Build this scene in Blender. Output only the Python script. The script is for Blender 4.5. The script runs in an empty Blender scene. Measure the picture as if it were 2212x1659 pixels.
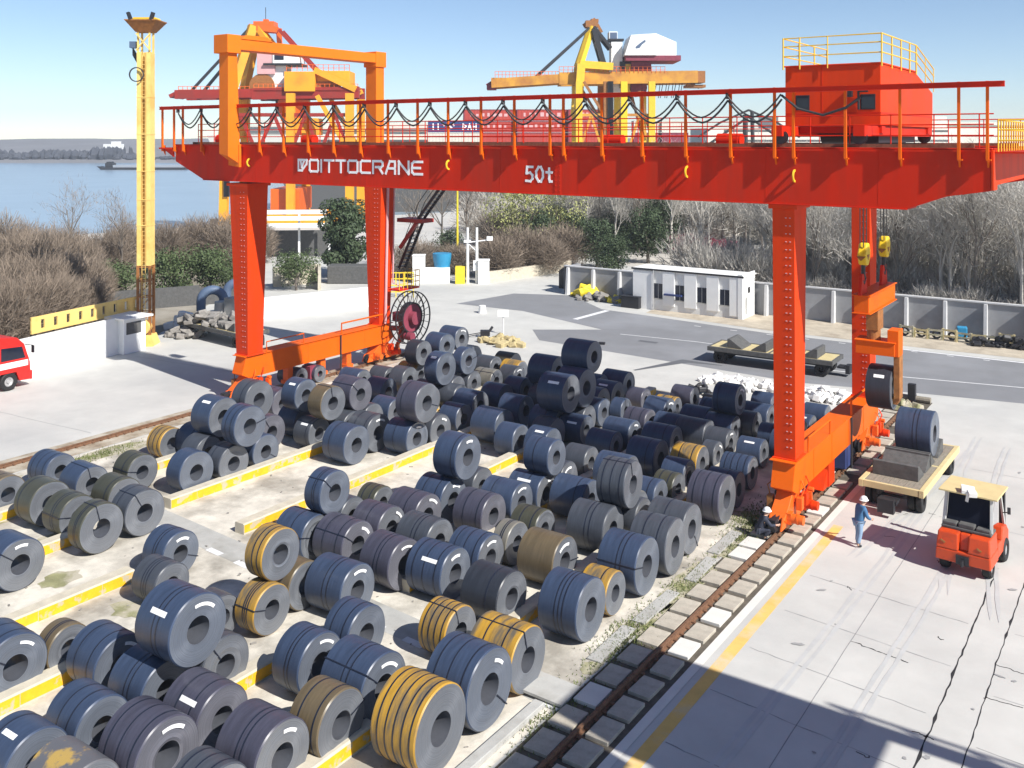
import bpy, bmesh, math, random
from mathutils import Vector, Matrix
RNG = random.Random(11)
R_ = math.radians
scene = bpy.context.scene
C = scene.collection
CAMH = 14.5
YAW = math.atan(1434/2076.0)
FX, FY = -math.sin(YAW), math.cos(YAW)      # camera forward on the ground
RX, RY = math.cos(YAW), math.sin(YAW)       # camera right

def G(u, v, z=0.0):
    """survey helper: a spot of the yard (at height z) from its measured sight line"""
    d = 2076*(CAMH-z)/(v-300.0); l = (u-1106)/2076.0*d
    return (d*FX+l*RX, d*FY+l*RY)
def CA(l, d):
    """ground point l metres to the right and d metres ahead of the origin"""
    return (d*FX+l*RX, d*FY+l*RY)
def onY(u, v, Y):
    k = (u-1106)/2076.0; d = Y/(FY+k*RY)
    return ((FX+k*RX)*d, CAMH-(v-300)/2076.0*d)
def onX(u, v, X):
    k = (u-1106)/2076.0; d = X/(FX+k*RX)
    return ((FY+k*RY)*d, CAMH-(v-300)/2076.0*d)

# ------------------------------------------------------------------ mesh builder
class MB:
    def __init__(s, o=(0, 0, 0)):
        s.v = []; s.f = []; s.m = []; s.k = 0; s.o = o
    def V(s, p):
        s.v.append((p[0]-s.o[0], p[1]-s.o[1], p[2]-s.o[2])); return len(s.v)-1
    def F(s, idx):
        s.f.append(tuple(idx)); s.m.append(s.k)
    def poly(s, pts):
        s.F([s.V(p) for p in pts]); return s
    def hexa(s, b, t):
        i = [s.V(p) for p in list(b)+list(t)]
        for q in ((3, 2, 1, 0), (4, 5, 6, 7), (0, 1, 5, 4), (1, 2, 6, 5), (2, 3, 7, 6), (3, 0, 4, 7)):
            s.F([i[a] for a in q])
        return s
    def box(s, x0, x1, y0, y1, z0, z1):
        return s.hexa([(x0, y0, z0), (x1, y0, z0), (x1, y1, z0), (x0, y1, z0)], [(x0, y0, z1), (x1, y0, z1), (x1, y1, z1), (x0, y1, z1)])
    def obox(s, c, sz, rz=0.0, rx=0.0, ry=0.0):
        M = Matrix.Rotation(rz, 3, 'Z') @ Matrix.Rotation(ry, 3, 'Y') @ Matrix.Rotation(rx, 3, 'X')
        P = []
        for zz in (-.5, .5):
            for a, b in ((-.5, -.5), (.5, -.5), (.5, .5), (-.5, .5)):
                w = M @ Vector((a*sz[0], b*sz[1], zz*sz[2])); P.append((c[0]+w.x, c[1]+w.y, c[2]+w.z))
        return s.hexa(P[:4], P[4:])
    def beam(s, p, q, w, h, up=(0, 0, 1)):
        p = Vector(p); q = Vector(q); d = (q-p).normalized(); u = Vector(up)
        if abs(d.dot(u)) > .98: u = Vector((1, 0, 0))
        a = d.cross(u).normalized(); b = a.cross(d).normalized()
        r = []
        for e in (p, q):
            r += [e-a*w/2-b*h/2, e+a*w/2-b*h/2, e+a*w/2+b*h/2, e-a*w/2+b*h/2]
        return s.hexa(r[:4], r[4:])
    def tube(s, path, r, n=6, cap=True):
        P = [Vector(p) for p in path]; rings = []; prev = None
        for i, p in enumerate(P):
            d = (P[min(i+1, len(P)-1)]-P[max(i-1, 0)])
            d = d.normalized() if d.length > 1e-9 else Vector((0, 0, 1))
            if prev is None:
                a = d.orthogonal().normalized()
            else:
                a = prev-d*prev.dot(d)
                a = a.normalized() if a.length > 1e-6 else d.orthogonal().normalized()
            prev = a; b = d.cross(a); rr = r[i] if isinstance(r, (list, tuple)) else r
            rings.append([s.V(p+a*(rr*math.cos(2*math.pi*j/n))+b*(rr*math.sin(2*math.pi*j/n))) for j in range(n)])
        for A, B in zip(rings, rings[1:]):
            for j in range(n):
                s.F((A[j], A[(j+1) % n], B[(j+1) % n], B[j]))
        if cap:
            s.F(rings[0][::-1]); s.F(rings[-1])
        return s
    def prism(s, pts, vec):
        n = len(pts); a = [s.V(p) for p in pts]; b = [s.V((p[0]+vec[0], p[1]+vec[1], p[2]+vec[2])) for p in pts]
        s.F(a[::-1]); s.F(b)
        for i in range(n): s.F((a[i], a[(i+1) % n], b[(i+1) % n], b[i]))
        return s
    def lathe(s, prof, c, axis='X', n=24, closed=False, a0=0.0, a1=2*math.pi):
        full = abs(a1-a0-2*math.pi) < 1e-6; m = n if full else n+1; rings = []
        for (t, r) in prof:
            ring = []
            for j in range(m):
                a = a0+(a1-a0)*j/n; p, q = r*math.cos(a), r*math.sin(a)
                w = (t, p, q) if axis == 'X' else ((p, t, q) if axis == 'Y' else (p, q, t))
                ring.append(s.V((c[0]+w[0], c[1]+w[1], c[2]+w[2])))
            rings.append(ring)
        prs = list(zip(rings, rings[1:]))
        if closed: prs.append((rings[-1], rings[0]))
        for A, B in prs:
            for j in range(n):
                s.F((A[j], A[(j+1) % m], B[(j+1) % m], B[j]))
        return s
    def cyl(s, c, r, t0, t1, axis='X', n=20):
        return s.lathe([(t0, 1e-4), (t0, r), (t1, r), (t1, 1e-4)], c, axis, n)
    def build(s, name, mats, parent=None, smooth=False, bevel=0.0, fix=True, ang=35):
        me = bpy.data.meshes.new(name); me.from_pydata(s.v, [], s.f)
        if not isinstance(mats, (list, tuple)): mats = [mats]
        for m in mats: me.materials.append(m)
        if any(s.m): me.polygons.foreach_set('material_index', s.m)
        if fix:
            bm = bmesh.new(); bm.from_mesh(me)
            bmesh.ops.recalc_face_normals(bm, faces=bm.faces); bm.to_mesh(me); bm.free()
        if smooth:
            me.polygons.foreach_set('use_smooth', [True]*len(me.polygons)); me.set_sharp_from_angle(angle=R_(ang))
        me.update()
        o = bpy.data.objects.new(name, me); C.objects.link(o)
        if parent is not None: o.parent = parent
        if bevel:
            b = o.modifiers.new('bevel', 'BEVEL'); b.width = bevel; b.segments = 2; b.limit_method = 'ANGLE'; b.angle_limit = R_(40)
        return o

def tag(o, label=None, cat=None, group=None, kind=None):
    if label: o['label'] = label
    if cat: o['category'] = cat
    if group: o['group'] = group
    if kind: o['kind'] = kind
    return o
def thing(name, label, cat, loc=(0, 0, 0), rotz=0.0, group=None):
    o = bpy.data.objects.new(name, None); C.objects.link(o); o.empty_display_size = .3
    o.location = loc; o.rotation_euler = (0, 0, rotz)
    return tag(o, label, cat, group)
KIDS = {}
def copy_tree(src, loc, rotz=None, scale=None, label=None):
    r = src.copy(); C.objects.link(r); r.location = loc
    if rotz is not None: r.rotation_euler = (0, 0, rotz)
    if scale is not None: r.scale = scale if isinstance(scale, tuple) else (scale,)*3
    if label: r['label'] = label
    if src.name not in KIDS: KIDS[src.name] = [(c, list(c.children)) for c in src.children]
    for c, gs in KIDS[src.name]:
        d = c.copy(); C.objects.link(d); d.parent = r
        for g in gs:
            e = g.copy(); C.objects.link(e); e.parent = d
    return r

# ------------------------------------------------------------------ materials
def mat(name, col, rough=.6, metal=0.0, var=.12, sc=2.0, bump=0.0, spec=.5, col2=None, th=.6, sc2=.6, soft=.12, stretch=(1, 1, 1), aniso=0.0, alpha=1.0, bsc=None):
    m = bpy.data.materials.new(name); m.use_nodes = True
    N = m.node_tree.nodes; L = m.node_tree.links; P = N['Principled BSDF']
    P.inputs['Roughness'].default_value = rough; P.inputs['Metallic'].default_value = metal
    P.inputs['Specular IOR Level'].default_value = spec
    tc = N.new('ShaderNodeTexCoord'); mp = N.new('ShaderNodeMapping'); mp.inputs['Scale'].default_value = stretch
    L.new(tc.outputs['Object'], mp.inputs['Vector'])
    nz = N.new('ShaderNodeTexNoise'); nz.inputs['Scale'].default_value = sc; nz.inputs['Detail'].default_value = 7; nz.inputs['Roughness'].default_value = .62
    L.new(mp.outputs[0], nz.inputs['Vector'])
    rp = N.new('ShaderNodeValToRGB'); e = rp.color_ramp.elements
    e[0].position = .28; e[1].position = .72
    e[0].color = tuple(c*(1-var) for c in col)+(1,); e[1].color = tuple(min(1, c*(1+var)) for c in col)+(1,)
    L.new(nz.outputs['Fac'], rp.inputs['Fac']); out = rp.outputs['Color']
    if col2 is not None:
        n2 = N.new('ShaderNodeTexNoise'); n2.inputs['Scale'].default_value = sc2; n2.inputs['Detail'].default_value = 6; n2.inputs['Roughness'].default_value = .6
        L.new(mp.outputs[0], n2.inputs['Vector'])
        r2 = N.new('ShaderNodeValToRGB'); r2.color_ramp.elements[0].position = th-soft; r2.color_ramp.elements[1].position = th+soft
        L.new(n2.outputs['Fac'], r2.inputs['Fac'])
        mx = N.new('ShaderNodeMix'); mx.data_type = 'RGBA'
        L.new(r2.outputs['Color'], mx.inputs[0]); L.new(out, mx.inputs[6]); mx.inputs[7].default_value = tuple(col2)+(1,)
        out = mx.outputs[2]
    L.new(out, P.inputs['Base Color'])
    if bump:
        b = N.new('ShaderNodeBump'); b.inputs['Strength'].default_value = bump; b.inputs['Distance'].default_value = .05
        if bsc:
            n3 = N.new('ShaderNodeTexNoise'); n3.inputs['Scale'].default_value = bsc; n3.inputs['Detail'].default_value = 4
            L.new(tc.outputs['Object'], n3.inputs['Vector']); L.new(n3.outputs['Fac'], b.inputs['Height'])
        else: L.new(nz.outputs['Fac'], b.inputs['Height'])
        L.new(b.outputs['Normal'], P.inputs['Normal'])
    return m
def face_mat(name, col):
    """slit edge of a wound coil: concentric layers, brushed along the circle"""
    m = mat(name, col, rough=.33, metal=.4, var=.05, sc=3)
    N = m.node_tree.nodes; L = m.node_tree.links; P = N['Principled BSDF']
    at = N.new('ShaderNodeAttribute'); at.attribute_name = 'rad'
    nz = N.new('ShaderNodeTexNoise'); nz.noise_dimensions = '1D'; nz.inputs['Scale'].default_value = 46; nz.inputs['Detail'].default_value = 3
    L.new(at.outputs['Fac'], nz.inputs['W'])
    old = P.inputs['Base Color'].links[0].from_socket
    mx = N.new('ShaderNodeMix'); mx.data_type = 'RGBA'; mx.blend_type = 'MULTIPLY'; mx.inputs[0].default_value = .55
    rp = N.new('ShaderNodeValToRGB'); rp.color_ramp.elements[0].position = .3; rp.color_ramp.elements[1].position = .7
    rp.color_ramp.elements[0].color = (.50, .50, .53, 1); rp.color_ramp.elements[1].color = (1, 1, 1, 1)
    L.new(nz.outputs['Fac'], rp.inputs['Fac']); L.new(old, mx.inputs[6]); L.new(rp.outputs['Color'], mx.inputs[7]); L.new(mx.outputs[2], P.inputs['Base Color'])
    P.inputs['Anisotropic'].default_value = .85
    tg = N.new('ShaderNodeTangent'); tg.direction_type = 'RADIAL'; tg.axis = 'X'
    L.new(tg.outputs['Tangent'], P.inputs['Tangent'])
    b = N.new('ShaderNodeBump'); b.inputs['Strength'].default_value = .25; b.inputs['Distance'].default_value = .02
    L.new(nz.outputs['Fac'], b.inputs['Height']); L.new(b.outputs['Normal'], P.inputs['Normal'])
    return m

M = {}
RED = (.60, .022, .004)
M['red'] = mat('crane_red_paint', RED, rough=.5, spec=.12, var=.07, sc=.7, col2=(.44, .030, .012), th=.60, sc2=.9, soft=.14, stretch=(1, 1, .14), bump=.04, bsc=1.2)
M['sunlit_red'] = mat('crane_red_sunlit_tint', (.75, .120, .005), rough=.5, spec=.12, var=.07, sc=.7, col2=(.55, .07, .012), th=.66, sc2=.35, soft=.1)  # the crane's red shifted to orange, sunlight painted into the colour
M['half_sunlit_red'] = mat('crane_red_half_sunlit', (.70, .048, .004), rough=.5, spec=.12, var=.07, sc=.7, col2=(.52, .045, .012), th=.60, sc2=.9, soft=.14, stretch=(1, 1, .14))  # same red paint with part of its sunlit orange put in
M['sunlit_amber'] = mat('portal_red_sunlit_tint', (.76, .17, .010), rough=.5, spec=.15, var=.07, sc=.7, col2=(.62, .12, .015), th=.66, sc2=.35, soft=.1)  # portal's red paint with its sunlit amber painted in
M['boomred'] = mat('dark_red_boom_paint', (.30, .020, .012), rough=.55, var=.1, sc=.5, col2=(.2, .03, .02), th=.6, sc2=.3)
M['forkred'] = mat('forklift_red_orange', (.60, .062, .010), rough=.42, var=.1, sc=2, col2=(.34, .05, .02), th=.63, sc2=3)
M['orange'] = mat('orange_paint', (.74, .125, .010), rough=.45, var=.08, sc=1.5)
M['yellow'] = mat('yellow_paint', (.78, .50, .03), rough=.5, var=.1, sc=1.5)
M['kerbyellow'] = mat('worn_yellow_paint', (.78, .42, .012), rough=.6, var=.12, sc=5, col2=(.46, .40, .28), th=.57, sc2=1.9, soft=.03)
M['dark'] = mat('dark_steel', (.018, .018, .022), rough=.5, var=.3, sc=4)
M['black'] = mat('black_rubber', (.012, .012, .013), rough=.7, var=.3, sc=5)
M['white'] = mat('white_paint', (.80, .80, .78), rough=.6, var=.05, sc=1.5)
M['offwhite'] = mat('off_white_wall', (.74, .74, .72), rough=.8, var=.06, sc=.8, col2=(.52, .52, .5), th=.68, sc2=.5)
M['mark'] = mat('white_lettering_paint', (.92, .91, .90), rough=.5, var=.04)
M['glass'] = mat('dark_glass', (.012, .016, .03), rough=.08, var=.2, sc=2)
M['rust'] = mat('rusty_iron', (.17, .085, .045), rough=.8, var=.35, sc=8, bump=.3)
M['brownrust'] = mat('rusted_orange_steel', (.30, .12, .03), rough=.7, var=.35, sc=4)
M['yard'] = mat('pale_yard_concrete', (.505, .498, .466), rough=.85, var=.09, sc=.5, col2=(.37, .37, .36), th=.63, sc2=.09, soft=.14, bump=.05, bsc=9)
M['bed'] = mat('cream_coil_bed', (.60, .56, .48), rough=.9, var=.22, sc=1.3, col2=(.31, .285, .24), th=.535, sc2=.42, soft=.09, bump=.25, bsc=7)
M['dirt'] = mat('sandy_verge', (.46, .40, .31), rough=.95, var=.18, sc=1.1, col2=(.30, .25, .19), th=.6, sc2=.6, bump=.4, bsc=6)
M['soil'] = mat('woodland_floor', (.20, .175, .13), rough=1, var=.35, sc=.5, col2=(.36, .33, .28), th=.6, sc2=.12)
M['asphalt'] = mat('grey_asphalt', (.20, .203, .212), rough=.85, var=.08, sc=.6, col2=(.26, .265, .28), th=.6, sc2=.12, bump=.05, bsc=20)
M['slab'] = mat('track_slab_concrete', (.43, .39, .32), rough=.85, var=.24, sc=2.2, col2=(.30, .27, .22), th=.62, sc2=1.5, bump=.15)
M['slabwhite'] = mat('fresh_slab_concrete', (.64, .62, .57), rough=.85, var=.06, sc=1.6, bump=.1)
M['concrete'] = mat('grey_concrete', (.40, .395, .37), rough=.9, var=.14, sc=1.4, col2=(.28, .27, .24), th=.62, sc2=.8, bump=.2)
M['kerbtop'] = mat('kerb_concrete', (.52, .47, .37), rough=.9, var=.14, sc=3, bump=.2)
M['crack'] = mat('tarred_joint', (.02, .02, .022), rough=.9, var=.3)
M['joint'] = mat('sawn_joint', (.25, .25, .25), rough=.9, var=.15)
M['line'] = mat('faded_yellow_line', (.72, .46, .13), rough=.8, var=.12, sc=1.2, col2=(.56, .50, .36), th=.58, sc2=.9)
M['whiteline'] = mat('white_road_line', (.68, .68, .68), rough=.8, var=.1, sc=3)
M['wallgrey'] = mat('grey_panel_wall', (.30, .305, .315), rough=.85, var=.12, sc=.7, col2=(.22, .22, .23), th=.62, sc2=.4)
M['wallcap'] = mat('pale_wall_rib', (.56, .56, .56), rough=.8, var=.08)
M['strap'] = mat('steel_strap', (.014, .018, .032), rough=.4, var=.2)
M['coilwhite'] = mat('white_coil_patch', (.80, .80, .79), rough=.6, var=.12, sc=9)  # plain white for the arcs and strips on the coils
M['pipe'] = mat('blue_grey_pipe', (.085, .125, .20), rough=.55, var=.1)
M['ropes'] = mat('wire_rope', (.03, .03, .032), rough=.6, var=.2)
M['ychrome'] = mat('hook_block_yellow', (.80, .55, .02), rough=.45, var=.08, sc=3)
M['mast'] = mat('pale_yellow_mast', (.82, .58, .18), rough=.5, var=.08, sc=1.3, col2=(.66, .38, .08), th=.6, sc2=.5)
M['timber'] = mat('weathered_deck_timber', (.24, .215, .17), rough=.85, var=.25, sc=3, stretch=(6, 1, 1))
M['trailer'] = mat('cream_trailer_paint', (.60, .50, .26), rough=.6, var=.1, sc=2)
M['saddle'] = mat('dark_saddle_block', (.09, .09, .088), rough=.9, var=.25, sc=5, bump=.3)
M['shipred'] = mat('red_container', (.42, .045, .03), rough=.6, var=.12, sc=.6)
M['shipblue'] = mat('blue_container', (.02, .04, .16), rough=.6, var=.1)
M['shipcream'] = mat('cream_container', (.62, .58, .50), rough=.6, var=.06)
M['pink'] = mat('faded_pink_panel', (.62, .36, .36), rough=.7, var=.06)
M['blue'] = mat('bright_blue_plastic', (.03, .25, .45), rough=.4, var=.1)
M['navy'] = mat('navy_cabinet', (.03, .05, .16), rough=.5, var=.1)
M['leafd'] = mat('dark_evergreen_leaf', (.045, .070, .028), rough=.7, var=.45, sc=.9)
M['leafg'] = mat('green_shrub_leaf', (.070, .100, .035), rough=.7, var=.45, sc=.9)
M['leafy'] = mat('willow_yellow_green', (.30, .31, .11), rough=.8, var=.3, sc=.8)
M['twigb'] = mat('brown_bare_twigs', (.235, .185, .14), rough=.9, var=.35, sc=.4)
M['twigg'] = mat('grey_bare_twigs', (.48, .45, .40), rough=.9, var=.3, sc=.4)
M['bark'] = mat('grey_bark', (.17, .145, .12), rough=.9, var=.3, sc=3)
M['barkpale'] = mat('pale_bark', (.46, .43, .38), rough=.9, var=.15, sc=2)
M['grass'] = mat('sparse_grass', (.12, .145, .045), rough=.9, var=.4, sc=2)
M['moss'] = mat('mossy_patch', (.24, .235, .12), rough=.95, var=.3, sc=2, col2=(.44, .40, .31), th=.5, sc2=1.3, soft=.08)
M['skin'] = mat('skin', (.50, .30, .21), rough=.5, var=.05)
M['jacket'] = mat('blue_work_jacket', (.055, .15, .29), rough=.85, var=.2, sc=7, bump=.3)
M['trouser'] = mat('pale_blue_trousers', (.22, .32, .46), rough=.85, var=.15, sc=7, bump=.3)
M['darkcloth'] = mat('dark_work_clothes', (.03, .035, .055), rough=.9, var=.3, sc=7)
M['truck'] = mat('truck_red_paint', (.60, .02, .015), rough=.3, var=.06)
M['rim'] = mat('wheel_rim_grey', (.45, .45, .45), rough=.45, metal=.3, var=.1)
M['tarp'] = mat('yellow_tarpaulin', (.75, .58, .03), rough=.6, var=.15, sc=2)
M['sack'] = mat('white_sacks', (.70, .69, .66), rough=.8, var=.08, sc=3)
M['rubble'] = mat('grey_rubble', (.24, .225, .205), rough=.95, var=.4, sc=2.5, bump=.3)
M['river'] = mat('river_water', (.27, .35, .42), rough=.25, var=.06, sc=.05, bump=.15, bsc=.6, spec=.5)
M['hill'] = mat('far_bank_land', (.20, .20, .21), rough=1, var=.15, sc=.02)
M['fartree'] = mat('far_bank_trees', (.06, .065, .08), rough=1, var=.4, sc=.05)
M['maroon'] = mat('maroon_netting', (.22, .035, .06), rough=.8, var=.25, sc=2)
# coil skins
CS = {
 'B': ((.041, .060, .106), 'blue-grey'), 'P': ((.060, .059, .084), 'purple-grey'), 'G': ((.058, .065, .080), 'grey'),
 'D': ((.030, .034, .044), 'dark grey'), 'O': ((.060, .060, .042), 'olive-grey'), 'W': ((.125, .095, .055), 'brownish'),
 'C': ((.17, .16, .135), 'beige-grey'), 'L': ((.2, .21, .23), 'pale grey')}
SKIN = {}
for k, (c, nm) in CS.items():
    SKIN[k] = mat('coil_skin_'+nm.replace('-', '_'), c, rough=.38, metal=.0, spec=.4, var=.2, sc=1.6, stretch=(7, 1, 1), col2=tuple(x*.78 for x in c), th=.6, sc2=.9, soft=.1)
SKIN['Y'] = mat('coil_skin_yellow_rust', (.44, .245, .028), rough=.5, var=.22, sc=1.6, stretch=(5, 1, 1), col2=(.12, .10, .07), th=.52, sc2=.75, soft=.1)
SKIN['K'] = mat('coil_skin_grey_yellow_stain', (.135, .135, .145), rough=.45, metal=.2, var=.1, sc=1.2, col2=(.50, .33, .09), th=.55, sc2=1.1, soft=.03)
CS['Y'] = (None, 'rusty yellow'); CS['K'] = (None, 'grey yellow-stained')
FACE = [face_mat('coil_edge_steel', (.22, .235, .26)), face_mat('coil_edge_blue', (.19, .215, .26)), face_mat('coil_edge_lilac', (.21, .212, .245))]
SUN_E, SKY_S, SKY_DUST, EXPO, HAZE = 5.0, .092, 0.0, .57, .0004
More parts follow.
